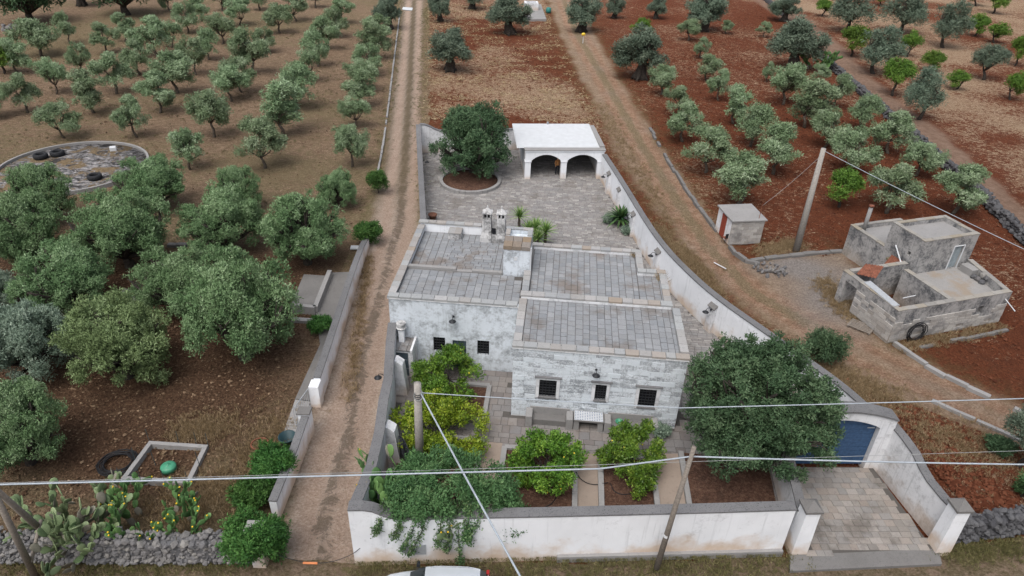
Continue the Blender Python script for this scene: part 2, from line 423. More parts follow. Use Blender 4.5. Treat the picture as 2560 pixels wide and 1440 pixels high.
    rough = (fbm(X * 1.6, Y * 1.6, 41, 4) - .5) * .10 + (fbm(X * .2, Y * .2, 42, 3) - .5) * .18
    furrow = np.sin((X * .95 + Y * .3) * 3.3 + wob * 4) * .055
    comp = sstep(sdf(pxs([(872, 1410), (1000, 700), (1050, 300), (1525, 310), (1600, 590), (1900, 800), (2230, 1050), (2420, 1370)]), X, Y), -1.2, -.2)
    Z = -.08 + rough * (1 - .75 * flat) + furrow * (1 - grass) * (1 - flat) - .07 * lr - .07 * tr + .03 * mid
    Z = np.minimum(Z, -.004)
    Z = Z * (1 - comp) - .25 * comp
    near = (np.abs(X) < 140) & (Y > 13) & (Y < 195)
    Z = np.where(near, Z, -.02)
    at = dict(g_grass=grass, g_lane=lane, g_track=trk, g_farm=farm, g_litter=litter, g_road=road, g_rut=np.maximum(lr, tr), g_mid=np.maximum(mid, tmid), g_straw=straw, g_green=green, g_verge=verge, g_stone=stone)
    cx = (X[:-1, :-1] + X[1:, 1:]) / 2; cy = (Y[:-1, :-1] + Y[1:, 1:]) / 2
    zone = np.zeros(cx.shape, int)
    zone[inside(LEFT_FIELD, cx, cy)] = 1
    zone[sdf(FARM, cx, cy) > -1.3] = 4
    zone[sdf(TRACK, cx, cy) > -1.6] = 3
    zone[sdf(LANE, cx, cy) > -1.0] = 2
    zone[inside(ROADSIDE, cx, cy)] = 5
    ny, nx = X.shape
    idx = np.arange(ny * nx).reshape(ny, nx)
    quads = np.stack([idx[:-1, :-1], idx[:-1, 1:], idx[1:, 1:], idx[1:, :-1]], -1)
    V = np.stack([X.ravel(), Y.ravel(), Z.ravel()], -1)
    for z, nm in enumerate(['ground', 'orchard_ground', 'dirt_lane', 'dirt_track', 'farm_track', 'roadside_verge']):
        q = quads[zone == z]
        if not len(q): continue
        used, inv = np.unique(q, return_inverse=True)
        inv = inv.reshape(q.shape)
        me = bpy.data.meshes.new(nm)
        me.vertices.add(len(used)); me.vertices.foreach_set('co', V[used].ravel())
        me.loops.add(q.size); me.loops.foreach_set('vertex_index', inv.ravel().astype(np.int32))
        me.polygons.add(len(q)); me.polygons.foreach_set('loop_start', np.arange(0, q.size, 4, dtype=np.int32))
        me.polygons.foreach_set('use_smooth', np.ones(len(q), bool))
        for k, v in at.items():
            a = me.attributes.new(k, 'FLOAT', 'POINT'); a.data.foreach_set('value', v.ravel()[used].astype(np.float32))
        me.update(); me.validate()
        me.materials.append(GROUND[z])
        o = link(nm, me); o['kind'] = 'structure'
def m_ground(kind):
    k = NT('soil_' + kind, .97, .1)
    fine = k.noise(8, 5, .75); finer = k.noise(42, 3, .7); med = k.noise(1.25, 5, .68)
    w1 = k.noise(.85, 6, .70, k.pos(1.0, 1.35, 1, .3), 2.4)
    def red():
        c = k.ramp(fine, [(.30, (.070, .022, .011)), (.5, (.145, .046, .022)), (.72, (.25, .092, .047))])
        c = k.mix(k.math('MULTIPLY', k.step(med, .42, .66), .5), c, (.085, .030, .017))
        c = k.mix(k.math('MULTIPLY', k.step(finer, .64, .76), .35), c, (.26, .14, .09))
        w2 = k.noise(2.4, 5, .74, k.pos(1, 1.5, 1, -.4), 2.6)
        ws = k.math('ADD', k.math('MULTIPLY', w1, .55), k.math('MULTIPLY', w2, .45))
        sf = k.step(k.math('ADD', ws, k.math('MULTIPLY', k.attr('g_straw'), .26)), .60, .67)
        straw = k.ramp(k.math('ADD', k.math('MULTIPLY', fine, .5), k.math('MULTIPLY', w2, .5)), [(.38, (.15, .09, .052)), (.5, (.34, .235, .15)), (.62, (.60, .48, .35))])
        return k.mix(k.math('MULTIPLY', sf, .92), c, straw)
    def grass():
        g = k.ramp(k.math('ADD', k.math('MULTIPLY', fine, .65), k.math('MULTIPLY', k.noise(2.6, 4, .7, k.pos(.6, 1.6, 1)), .35)), [(.36, (.095, .062, .041)), (.5, (.225, .155, .102)), (.64, (.43, .32, .22))])
        gc = k.ramp(fine, [(.3, (.085, .070, .036)), (.7, (.29, .235, .135))])
        g = k.mix(k.math('MULTIPLY', k.step(k.math('ADD', k.attr('g_green'), k.math('MULTIPLY', k.math('SUBTRACT', med, .5), 1.1)), .42, .70), .7), g, gc)
        g = k.mix(k.math('MULTIPLY', k.step(w1, .52, .68), .4), g, k.ramp(fine, [(.3, (.10, .050, .030)), (.7, (.28, .155, .10))]))
        g = k.mix(k.math('MULTIPLY', k.step(finer, .62, .75), .55), g, (.40, .32, .22))
        if kind == 'orchard':
            l = k.ramp(fine, [(.30, (.040, .022, .014)), (.5, (.105, .060, .037)), (.72, (.23, .145, .09))])
            l = k.mix(k.math('MULTIPLY', k.step(w1, .58, .72), .6), l, k.ramp(finer, [(.3, (.12, .075, .043)), (.7, (.32, .225, .14))]))
            l = k.mix(k.math('MULTIPLY', k.step(finer, .64, .76), .4), l, (.36, .27, .18))
            g = k.mix(k.attr('g_litter'), g, l)
        return g
    def verge(c):
        vg = k.ramp(fine, [(.3, (.06, .062, .022)), (.55, (.18, .16, .07)), (.8, (.36, .30, .19))])
        return k.mix(k.math('MULTIPLY', k.math('MULTIPLY', k.attr('g_verge'), k.step(med, .38, .6)), .85), c, vg)
    if kind == 'red': c = verge(red())
    elif kind == 'orchard': c = grass()
    elif kind == 'lane':
        pale = k.ramp(k.math('ADD', k.math('MULTIPLY', fine, .6), k.math('MULTIPLY', med, .4)), [(.33, (.24, .18, .14)), (.5, (.47, .375, .305)), (.66, (.68, .58, .50))])
        pale = k.mix(k.math('MULTIPLY', k.attr('g_rut'), k.math('ADD', .15, k.math('MULTIPLY', med, .7))), pale, k.ramp(fine, [(.3, (.27, .165, .115)), (.7, (.52, .38, .29))]))
        dk = k.step(k.math('ADD', k.math('MULTIPLY', k.attr('g_mid'), .16), k.math('ADD', k.math('MULTIPLY', w1, .42), k.math('ADD', k.math('MULTIPLY', fine, .35), k.math('MULTIPLY', med, .3)))), .60, .70)
        pale = k.mix(k.math('MULTIPLY', dk, .75), pale, k.ramp(finer, [(.3, (.055, .042, .030)), (.7, (.19, .15, .11))]))
        pale = k.mix(k.math('MULTIPLY', k.step(finer, .62, .72), .55), pale, (.52, .46, .40))
        sx = k.t.nodes.new('ShaderNodeSeparateXYZ'); k.t.links.new(k.pos(), sx.inputs[0])
        pale = k.mix(k.math('MULTIPLY', k.step(sx.outputs[1], 45, 62), k.math('MULTIPLY', k.math('SUBTRACT', 1.0, k.attr('g_rut')), .8)), pale, k.ramp(fine, [(.3, (.085, .065, .038)), (.7, (.23, .18, .115))]))
        c = k.mix(k.attr('g_lane'), verge(grass()), pale)
    elif kind == 'track':
        tk = k.ramp(k.math('ADD', k.math('MULTIPLY', fine, .6), k.math('MULTIPLY', med, .4)), [(.33, (.16, .105, .07)), (.5, (.31, .22, .15)), (.66, (.47, .36, .27))])
        tk = k.mix(k.math('MULTIPLY', k.attr('g_rut'), .85), tk, k.ramp(k.math('ADD', k.math('MULTIPLY', fine, .6), k.math('MULTIPLY', med, .4)), [(.35, (.16, .08, .05)), (.5, (.33, .20, .13)), (.65, (.52, .37, .27))]))
        tg = k.ramp(fine, [(.32, (.075, .055, .026)), (.68, (.36, .28, .17))])
        tk = k.mix(k.math('MULTIPLY', k.step(k.math('ADD', k.math('MULTIPLY', k.attr('g_mid'), .3), w1), .54, .74), .75), tk, tg)
        stn = k.ramp(k.math('ADD', k.math('MULTIPLY', fine, .6), k.math('MULTIPLY', finer, .4)), [(.32, (.13, .11, .095)), (.5, (.28, .25, .23)), (.68, (.47, .44, .41))])
        tk = k.mix(k.attr('g_stone'), tk, stn)
        tk = k.mix(k.math('MULTIPLY', k.step(finer, .64, .75), .4), tk, (.42, .34, .26))
        c = k.mix(k.attr('g_track'), verge(red()), tk)
    elif kind == 'farm':
        fk = k.ramp(k.math('ADD', k.math('MULTIPLY', fine, .5), k.math('MULTIPLY', med, .5)), [(.33, (.16, .095, .065)), (.5, (.25, .165, .12)), (.66, (.34, .24, .18))])
        c = k.mix(k.attr('g_farm'), red(), fk)
    else:
        rd = k.ramp(fine, [(.3, (.075, .062, .032)), (.52, (.20, .155, .095)), (.74, (.34, .28, .20))])
        rd = k.mix(k.math('MULTIPLY', k.step(w1, .46, .60), .85), rd, k.ramp(fine, [(.3, (.22, .15, .105)), (.7, (.38, .285, .215))]))
        rd = k.mix(k.math('MULTIPLY', k.step(finer, .62, .74), .5), rd, (.46, .40, .33))
        c = k.mix(k.attr('g_road'), grass(), rd)
    k.bump(k.math('ADD', k.math('MULTIPLY', med, .8), k.math('ADD', fine, k.math('MULTIPLY', finer, .4))), 1.0, .22)
    return k.col(c)
GROUND = [m_ground(x) for x in ('red', 'orchard', 'lane', 'track', 'farm', 'road')]
build_ground()
# ------------------------------------------------------------------ shared building bits
def stone_unit(name, mat, ch=.05, seed=0):
    """unit block, chamfered top edges, slightly irregular; scaled per piece"""
    rg = random.Random(seed); mb = MB()
    j = lambda: rg.uniform(-.02, .02)
    lo = [(-.5, -.5), (.5, -.5), (.5, .5), (-.5, .5)]
    up = [(x * (1 - 2 * ch) + j(), y * (1 - 2 * ch) + j()) for x, y in lo]
    vs = [(x, y, -.5) for x, y in lo] + [(x, y, .5 - ch * 2.2) for x, y in lo] + [(x, y, .5) for x, y in up]
    fs = [(i, (i + 1) % 4, 4 + (i + 1) % 4, 4 + i) for i in range(4)] + [(4 + i, 4 + (i + 1) % 4, 8 + (i + 1) % 4, 8 + i) for i in range(4)] + [(8, 9, 10, 11), (3, 2, 1, 0)]
    mb.add(vs, fs)
    return mb.mesh(name, mat)
def rock_unit(name, mat, seed):
    rg = random.Random(seed)
    t = (1 + 5 ** .5) / 2
    vs = [(-1, t, 0), (1, t, 0), (-1, -t, 0), (1, -t, 0), (0, -1, t), (0, 1, t), (0, -1, -t), (0, 1, -t), (t, 0, -1), (t, 0, 1), (-t, 0, -1), (-t, 0, 1)]
    fs = [(0, 11, 5), (0, 5, 1), (0, 1, 7), (0, 7, 10), (0, 10, 11), (1, 5, 9), (5, 11, 4), (11, 10, 2), (10, 7, 6), (7, 1, 8), (3, 9, 4), (3, 4, 2), (3, 2, 6), (3, 6, 8), (3, 8, 9), (4, 9, 5), (2, 4, 11), (6, 2, 10), (8, 6, 7), (9, 8, 1)]
    vs = [Vector(v).normalized() * .5 * rg.uniform(.78, 1.18) for v in vs]
    return vs, fs, MB().add(vs, fs).mesh(name, mat)
COPE_M = [stone_unit('coping_stone', COPING, .035, i) for i in range(4)]
TILE_M = [stone_unit('roof_tile', ROOFT, .03, 10 + i) for i in range(4)]
ASH_M = [stone_unit('ashlar_block', ASHLAR, .022, 20 + i) for i in range(4)]
SLAB_M = [stone_unit('paving_slab', PAVE, .025, 30 + i) for i in range(4)]

def piece(name, me, parent, fr, a, b, z, sa, sb, sz, ang=0.0, tilt=(0, 0)):
    w = fr(a, b, z) - abs_loc(parent)
    return link(name, me, parent, w, (tilt[0], tilt[1], fr.ang + ang), (sa, sb, sz))

def cope_run(parent, fr, a0, b0, a1, b1, width, ztop, th=.12, L=.62, rg=random, name='coping_stone', mes=COPE_M, gap=.02):
    """row of separate coping stones; width measured square to the run"""
    ln = math.hypot(a1 - a0, b1 - b0); n = max(1, int(round(ln / L)))
    cuts = [0.0] + [(i + rg.uniform(-.12, .12)) * ln / n for i in range(1, n)] + [ln]
    ang = math.atan2(b1 - b0, a1 - a0)
    for c0, c1 in zip(cuts, cuts[1:]):
        m = (c0 + c1) / 2
        piece(name, rg.choice(mes), parent, fr, a0 + math.cos(ang) * m, b0 + math.sin(ang) * m, ztop - th / 2 + rg.uniform(-.008, .012), c1 - c0 - gap, width + rg.uniform(-.015, .015), th, ang, (rg.uniform(-.008, .008), rg.uniform(-.008, .008)))

def tile_rects(a0, a1, b0, b1, rg, wa=(.34, .46), lb=(.34, .56), along_a=False):
    out = []
    if along_a:
        return [(b, a, w, h) for (a, b, h, w) in tile_rects(b0, b1, a0, a1, rg, wa, lb)]
    a = a0
    while a < a1 - .05:
        w = min(rg.uniform(*wa), a1 - a)
        if a1 - a - w < .15: w = a1 - a
        b = b0 - rg.uniform(0, .3)
        while b < b1 - .02:
            l = rg.uniform(*lb)
            s = max(b, b0); e = min(b + l, b1)
            if b1 - e < .1: e = b1
            if e - s > .06: out.append((a + w / 2, (s + e) / 2, w, e - s))
            b = e if e > s else b + l
        a += w
    return out

def facade(mb, fr, a0, a1, z0, z1, b, th, ops, mi=0):
    """wall sheet of thickness th standing at depth b, with rectangular openings cut through"""
    ca = sorted({a0, a1, *[v for o in ops for v in o[:2]]}); cz = sorted({z0, z1, *[v for o in ops for v in o[2:4]]})
    hole = lambda x, z: any(o[0] < x < o[1] and o[2] < z < o[3] for o in ops)
    for x0, x1 in zip(ca, ca[1:]):
        for y0, y1 in zip(cz, cz[1:]):
            if hole((x0 + x1) / 2, (y0 + y1) / 2): continue
            mb.add([fr(x0, b, y0), fr(x1, b, y0), fr(x1, b, y1), fr(x0, b, y1)], [(0, 1, 2, 3)], mi)
            mb.add([fr(x0, b + th, y0), fr(x1, b + th, y0), fr(x1, b + th, y1), fr(x0, b + th, y1)], [(3, 2, 1, 0)], mi)
    for o in ops:
        c = [(o[0], o[2]), (o[1], o[2]), (o[1], o[3]), (o[0], o[3])]
        for i in range(4):
            p, q = c[i], c[(i + 1) % 4]
            mb.add([fr(p[0], b, p[1]), fr(q[0], b, q[1]), fr(q[0], b + th, q[1]), fr(p[0], b + th, p[1])], [(3, 2, 1, 0)], mi)
    for p, q in (((a0, z0), (a0, z1)), ((a1, z1), (a1, z0)), ((a0, z1), (a1, z1))):
        mb.add([fr(p[0], b, p[1]), fr(q[0], b, q[1]), fr(q[0], b + th, q[1]), fr(p[0], b + th, p[1])], [(0, 1, 2, 3)], mi)

def window(parent, fr, a0, a1, z0, z1, b, nv=5, nh=6, surround=True):
    w = MB().box(a0 - .02, a1 + .02, b + .12, b + .16, z0 - .02, z1 + .02, fr).build('window', GLASSD, parent)
    g = MB()
    for i in range(nv + 1):
        a = a0 + .02 + (a1 - a0 - .04) * i / nv; g.tube([fr(a, b + .03, z0), fr(a, b + .03, z1)], .011, 5)
    for i in range(nh + 1):
        z = z0 + .02 + (z1 - z0 - .04) * i / nh; g.tube([fr(a0, b + .04, z), fr(a1, b + .04, z)], .011, 5)
    g.build('window_grille', DARKM, w)
    if surround:
        s = MB(); t = .17; d = .045
        s.box(a0 - t, a0, b - d, b + .1, z0 - .1, z1, fr); s.box(a1, a1 + t, b - d, b + .1, z0 - .1, z1, fr)
        s.box(a0 - t, a1 + t, b - d, b + .1, z1, z1 + .17, fr); s.build('window_surround', WHITE2, w)
        MB().box(a0 - t - .08, a1 + t + .08, b - .13, b + .02, z1 + .172, z1 + .232, fr, bv=.015).build('window_hood', WALLCOP, w)
        MB().box(a0 - .04, a1 + .04, b - .10, b + .08, z0 - .09, z0 - .003, fr, bv=.012).build('window_sill', WALLCOP, w)
    return w

def lamp(loc, direction, label, group='black wall lamps on brackets'):
    """swan-neck wall lamp; direction = unit vector away from the wall"""
    d = Vector(direction).normalized(); loc = Vector(loc)
    t = thing('wall_lamp', loc, label, 'lamp', group)
    MB().tube([loc - d * .02, loc + d * .05], .06, 10).build('wall_plate', DARKM, t)
    pts = [loc + d * r + Vector((0, 0, h)) for r, h in ((.02, 0), (.10, .12), (.20, .20), (.32, .20), (.40, .12), (.42, .02))]
    MB().tube(smooth_line(pts, 1), .018, 6).build('arm', DARKM, t, True)
    MB().lathe([(.02, .06), (.05, .05), (.10, 0), (.20, -.06), (.205, -.075), (.19, -.07), (.09, -.02), (.0, -.01)], loc + d * .42, 14).build('lamp_shade', DARKM, t, True)
    return t

# ------------------------------------------------------------------ the farmhouse
HF = Fr(0.183, 28.146, -3.95)
def build_house():
    rg = random.Random(4)
    t = thing('farmhouse', HF(0, 4, 0), 'whitewashed flat-roofed stone farmhouse with paved terraces and twin chimneys in the walled compound', 'house')
    # walls
    w = MB()
    w.prism([(0.0, .125), (8.75, .125), (8.75, 4.44), (0, 4.44)], -.2, 4.575, HF)
    w.box(0, 8.75, .002, .124, -.2, .06, HF)
    w.build('front_block_wall', m_white('limewash_sides', (.66, .68, .70), .5, lo=.48, hi=.7, streak=.3), t)
    wm = MB(); wm.prism([(0.02, 4.442), (8.35, 4.442), (8.35, 8.28), (7.08, 8.28), (7.08, 10.6), (.02, 10.6)], -.2, 4.775, HF, top=False)
    wm.prism([(.42, 4.85), (7.95, 4.85), (7.95, 7.9), (6.7, 7.9), (6.7, 10.25), (.42, 10.25)][::-1], 4.6, 4.775, HF, top=False, bot=False)
    wm.build('rear_block_wall', WHITE2, t)
    wl = MB(); ops = [(-4.85, -4.17, 1.08, 2.08), (-2.31, -1.62, 1.08, 2.08), (-3.75, -2.95, -.2, 1.95)]
    facade(wl, HF, -7.3, -.002, -.2, 4.575, 3.65, .3, ops)
    wl.build('left_block_front_wall', FACADE_L, t)
    wl = MB()
    wl.box(-7.3, -7.0, 3.952, 12.75, -.2, 4.575, HF); wl.box(-6.998, -.002, 12.45, 12.75, -.2, 4.745, HF)
    wl.build('left_block_wall', WHITE, t)
    # cornice under the copings
    co = MB(); co.box(-7.36, -.03, 3.60, 3.648, 4.50, 4.572, HF); co.box(-.06, 8.81, -.055, -.001, 4.50, 4.572, HF); co.box(.06, 8.33, 4.38, 4.44, 4.64, 4.772, HF); co.build('cornice', WHITE2, t)
    # facade ashlar, course by course round the windows
    wins = [(1.42, 2.32, 1.5, 2.62), (4.33, 4.92, 1.57, 2.59), (6.6, 7.49, 1.36, 2.54)]
    nz = 15; H0, H1 = .06, 4.575
    for i in range(nz):
        z0 = H0 + (H1 - H0) * i / nz; z1 = H0 + (H1 - H0) * (i + 1) / nz; zm = (z0 + z1) / 2
        spans = [(0.0, 8.75)]
        for (a, b, c, d) in wins:
            if c - .1 < zm < d + .17:
                spans = [s for p, q in spans for s in ((p, min(q, a - .17)), (max(p, b + .17), q)) if s[1] - s[0] > .04]
        for p, q in spans:
            n = max(1, int(round((q - p) / .62))); cuts = [p] + [p + (q - p) * (k + rg.uniform(-.1, .1) + (.25 if i % 2 else -.2) * (n > 2)) / n for k in range(1, n)] + [q]
            for c0, c1 in zip(cuts, cuts[1:]):
                w_ = HF((c0 + c1) / 2, .06 + rg.uniform(-.012, .006), zm) - abs_loc(t)
                link('ashlar_block', rg.choice(ASH_M), t, w_, (math.pi / 2, 0, HF.ang), (c1 - c0 - .012, z1 - z0 - .012, .12))
    for (a, b, c, d) in wins: window(t, HF, a, b, c, d, 0.0, 5 if b - a > .7 else 4, 6)
    for (a, b, c, d) in ops[:2]: window(t, HF, a, b, c, d, 3.65, 4, 5, False)
    dr = MB().box(-3.77, -2.93, 3.78, 3.84, -.05, 1.97, HF).build('door', TEALD, t)
    # roofs
    def roof(nm, pts, z, mat=MORTAR): return MB().prism(pts, z - .12, z, HF).build(nm, mat, t)
    rf = roof('front_terrace_roof', [(.38, .38), (8.37, .38), (8.37, 4.44), (.38, 4.44)], 4.5785)
    r2 = roof('left_terrace_roof', [(-6.99, 3.96), (-.05, 3.96), (-.05, 7.1), (-6.99, 7.1)], 4.40)
    r3 = roof('rear_left_roof', [(-6.99, 7.36), (-.05, 7.36), (-.05, 12.44), (-6.99, 12.44)], 4.16)
    r4 = roof('rear_right_roof', [(.43, 4.86), (7.94, 4.86), (7.94, 7.89), (6.69, 7.89), (6.69, 10.24), (.43, 10.24)], 4.615)
    cnt = 0
    for rects, par, z in ((tile_rects(.40, 8.36, .40, 4.42, rg), rf, 4.595), (tile_rects(-6.97, -.07, 3.98, 7.08, rg, (.38, .52), (.38, .6)), r2, 4.417)):
        for a, b, sa, sb in rects:
            if cnt >= 300: break
            piece('roof_tile', rg.choice(TILE_M), par, HF, a, b, z + rg.uniform(-.006, .008), sa - .024, sb - .024, .05, rg.uniform(-.012, .012), (rg.uniform(-.01, .01), rg.uniform(-.01, .01))); cnt += 1
    mb = MB()
    for a, b, sa, sb in tile_rects(.45, 6.67, 4.88, 10.22, rg) + tile_rects(6.69, 7.92, 4.88, 7.87, rg):
        mb.box(a - sa / 2 + .012, a + sa / 2 - .012, b - sb / 2 + .012, b + sb / 2 - .012, 4.59, 4.632 + rg.uniform(-.006, .008), HF, rn=rg.random(), bv=.01)
    for a, b, sa, sb in tile_rects(-6.97, -5.2, 7.38, 12.42, rg) + tile_rects(-5.2, -1.9, 7.38, 11.2, rg, (.26, .34), (.45, .66), True) + tile_rects(-1.9, -.07, 7.38, 12.42, rg) + tile_rects(-5.2, -1.9, 11.2, 12.42, rg):
        mb.box(a - sa / 2 + .014, a + sa / 2 - .014, b - sb / 2 + .014, b + sb / 2 - .014, 4.14, 4.177 + rg.uniform(-.006, .008), HF, rn=rg.random(), bv=.01)
    mb.build('roof_tile', ROOFT_A, t, attr=True, kind='stuff')
    # copings
    c = lambda *k, **q: cope_run(t, HF, *k, rg=rg, **q)
    c(-.08, .16, 8.83, .16, .44, 4.70, L=.66); c(.17, .39, .17, 4.40, .42, 4.70); c(8.57, .39, 8.57, 4.40, .42, 4.78, th=.2)
    c(-.02, 4.62, 8.40, 4.62, .46, 4.90, L=.72); c(8.16, 4.86, 8.16, 7.86, .42, 4.90); c(6.7, 8.08, 8.37, 8.08, .40, 4.90); c(6.88, 8.29, 6.88, 10.24, .40, 4.90); c(.30, 10.43, 7.1, 10.43, .38, 4.90); c(.22, 4.86, .22, 7.1, .40, 4.90)
    c(-7.36, 3.80, -.10, 3.80, .42, 4.70, L=.68); c(-7.15, 4.02, -7.15, 12.40, .44, 4.70, L=.6); c(-7.38, 12.60, -1.3, 12.60, .40, 4.87)
    # low wall between the two left terraces, a gap in its middle
    lw = MB(); lw.box(-6.98, -4.05, 7.12, 7.35, 4.16, 4.64, HF, bv=.02); lw.box(-4.04, -3.1, 7.12, 7.35, 4.16, 4.50, HF, bv=.02); lw.box(-3.09, -1.28, 7.12, 7.35, 4.16, 4.60, HF, bv=.02); lw.build('low_wall', CONC, t)
    # stair head
    st = MB(); st.box(-1.25, .30, 7.19, 9.45, 4.3, 6.15, HF); st.box(-1.25, -1.0, 8.45, 9.45, 6.15, 6.40, HF); st.box(.05, .30, 8.45, 9.45, 6.15, 6.40, HF); st.box(-.998, .048, 9.2, 9.45, 6.15, 6.40, HF)
    st.build('stair_head', FACADE_L, t)
    sc = MB(); rr = random.Random(3)
    for a in range(3):
        for b in range(2): sc.box(-1.27 + a * .53, -1.27 + a * .53 + .515, 7.15 + b * .65, 7.15 + b * .65 + .63, 6.152, 6.41, HF, rn=rr.random(), bv=.02)
    sc.build('stair_head_slab', m_stone('lichen_slab', [(.24, .18, .12), (.21, .18, .155), (.28, .27, .26)], rand='attr'), t, attr=True)
    c(-1.3, 9.34, .34, 9.34, .3, 6.49, th=.085); c(.18, 8.47, .18, 9.18, .28, 6.49, th=.085); c(-1.13, 8.47, -1.13, 9.18, .28, 6.49, th=.085)
    MB().box(-.62, -.42, 7.15, 7.188, 5.45, 5.70, HF).build('meter_box', WHITEP, t)
    MB().tube([HF(.36, 7.1, 6.4), HF(.36, 7.1, 4.6)], .045, 8).build('drain_pipe', WHITEP, t)
    # chimneys
    for i, (a, b, hh) in enumerate(((-2.74, 11.85, 2.42), (-1.83, 11.9, 2.40))):
        zb = 4.15; s = .27; ch = MB()
        base = .42 if i == 0 else .34
        ch.prism([(a - base, b - .4), (a + .3, b - .4), (a + .3, b + .4), (a - base, b + .4)], zb, zb + .35, HF, top=False)
        ch.add([HF(a + x, b + y, zb + z) for z, xl, xr, yy in ((.35, base, .3, .4), (.7, s + .05, s, .32), (1.7, s, s - .02, .29)) for x, y in ((-xl, -yy), (xr, -yy), (xr, yy), (-xl, yy))], [(k * 4 + j, k * 4 + (j + 1) % 4, k * 4 + 4 + (j + 1) % 4, k * 4 + 4 + j) for k in (0, 1) for j in range(4)] + [(8, 9, 10, 11)])
        cm = ch.build('chimney', RUINCH, t)
        tp = MB()
        for x in (-s, -.045, s - .09):
            for y in (-.29, .20): tp.box(a + x, a + x + .09, b + y, b + y + .09, zb + 1.7, zb + 2.0, HF)
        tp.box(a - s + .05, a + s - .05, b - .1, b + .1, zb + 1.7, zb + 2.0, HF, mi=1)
        tp.box(a - s - .05, a + s + .05, b - .33, b + .33, zb + 2.0, zb + 2.07, HF, bv=.02)
        tp.lathe([(.30, 0), (.24, .07), (.13, .18), (.06, .26), (.05, .36), (.03, .42), (0, .45)], HF(a, b, zb + 2.07), 10)
        tp.build('chimney_cap', [RUINCH, GLASSD], cm)
    lo = MB(); lo.box(-2.44, -2.11, 11.55, 12.2, 4.15, 4.75, HF); lo.box(-2.42, -2.13, 11.95, 12.2, 4.75, 5.5, HF); lo.build('chimney_link', RUINCH, t)
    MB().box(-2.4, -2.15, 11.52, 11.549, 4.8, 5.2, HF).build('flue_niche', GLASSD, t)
    vb = MB(); vb.box(-5.28, -4.44, 11.62, 12.4, 4.15, 4.56, HF); vb.build('roof_vent', RUINCH, t)
    for k in range(2): piece('coping_stone', COPE_M[k], t, HF, -5.07 + k * .43, 12.0, 4.60, .43, .84, .085)
    # annex with the grey door
    an = MB(); facade(an, HF, -6.98, -5.80, -.2, 1.86, 2.42, .25, [(-6.86, -6.06, -.2, 1.72)]); an.box(-6.98, -6.75, 2.672, 3.645, -.2, 1.86, HF); an.box(-6.03, -5.80, 2.672, 3.645, -.2, 1.86, HF)
    an.box(-5.92, -5.80, 2.3, 3.64, 1.862, 2.02, HF); an.build('annex_wall', WHITE2, t)
    d = MB(); d.box(-6.88, -6.04, 2.52, 2.56, -.05, 1.74, HF)
    for z in (.55, 1.15): d.box(-6.86, -6.06, 2.512, 2.519, z, z + .02, HF, mi=1)
    d.build('annex_door', [TEALD, GREYM], t)
    for a, b, sa, sb in tile_rects(-7.0, -5.94, 2.36, 3.64, rg, (.4, .5), (.5, .62)): piece('annex_roof_tile', rg.choice(TILE_M), t, HF, a, b, 1.90, sa - .02, sb - .02, .075)
    cc = MB(); cc.box(-6.72, -6.42, 3.1, 3.4, 1.94, 2.75, HF); ac = cc.build('annex_chimney', WHITE, t)
    MB().lathe([(.16, 0), (.27, .06), (.30, .14), (.24, .16), (.22, .30), (.28, .34), (.27, .44), (.2, .47)], HF(-6.57, 3.25, 2.75), 9).build('chimney_cap', RUINCH, ac)
    return t
RUINCH = m_white('chimney_render', (.52, .52, .52), .85, moldc=(.10, .10, .10), streak=.5, lo=.44, hi=.6)
HOUSE = build_house()
lamp(HF(4.26, 0, 3.55), -HF.e2, 'black lamp on the front facade above the middle barred window')
lamp(HF(-3.65, 3.65, 3.62), -HF.e2, 'black lamp high on the blotched left facade above the lemon tree')

# ------------------------------------------------------------------ boundary walls
def wall_run(name, label, pts, hts, th, mat, side=1, cop=.08, over=.03, parent=None, n=None, cmat=None, zb=-.25, cat='wall'):
    """free-standing wall along a polyline with a weathered coping; side = which way the thickness goes"""
    pts = [Vector((p[0], p[1], 0)) for p in pts]
    t = thing(name, pts[0].lerp(pts[-1], .5), label, cat) if parent is None else parent
    def offs(d):
        out = []
        for i, p in enumerate(pts):
            tn = (pts[min(i + 1, len(pts) - 1)] - pts[max(i - 1, 0)]).normalized()
            out.append(p + Vector((-tn.y, tn.x, 0)) * d * side)
        return out
    def strip(lo, hi, z0f, z1f):
        mb = MB(); A = offs(lo); B = offs(hi); m = len(pts)
        vs = []
        for i in range(m):
            z0, z1 = z0f(i), z1f(i)
            vs += [(A[i].x, A[i].y, z0), (A[i].x, A[i].y, z1), (B[i].x, B[i].y, z1), (B[i].x, B[i].y, z0)]
        fs = []
        for i in range(m - 1):
            for k in range(4): fs.append((i * 4 + k, i * 4 + (k + 1) % 4, i * 4 + 4 + (k + 1) % 4, i * 4 + 4 + k))
        fs += [(3, 2, 1, 0), tuple((m - 1) * 4 + k for k in range(4))]
        return mb.add(vs, fs)
    strip(0, th, lambda i: zb, lambda i: hts[i]).build('wall_body', mat, t)
    strip(-over, th + over, lambda i: hts[i] + .001, lambda i: hts[i] + cop).build('wall_coping', cmat or WALLCOP, t)
    return t

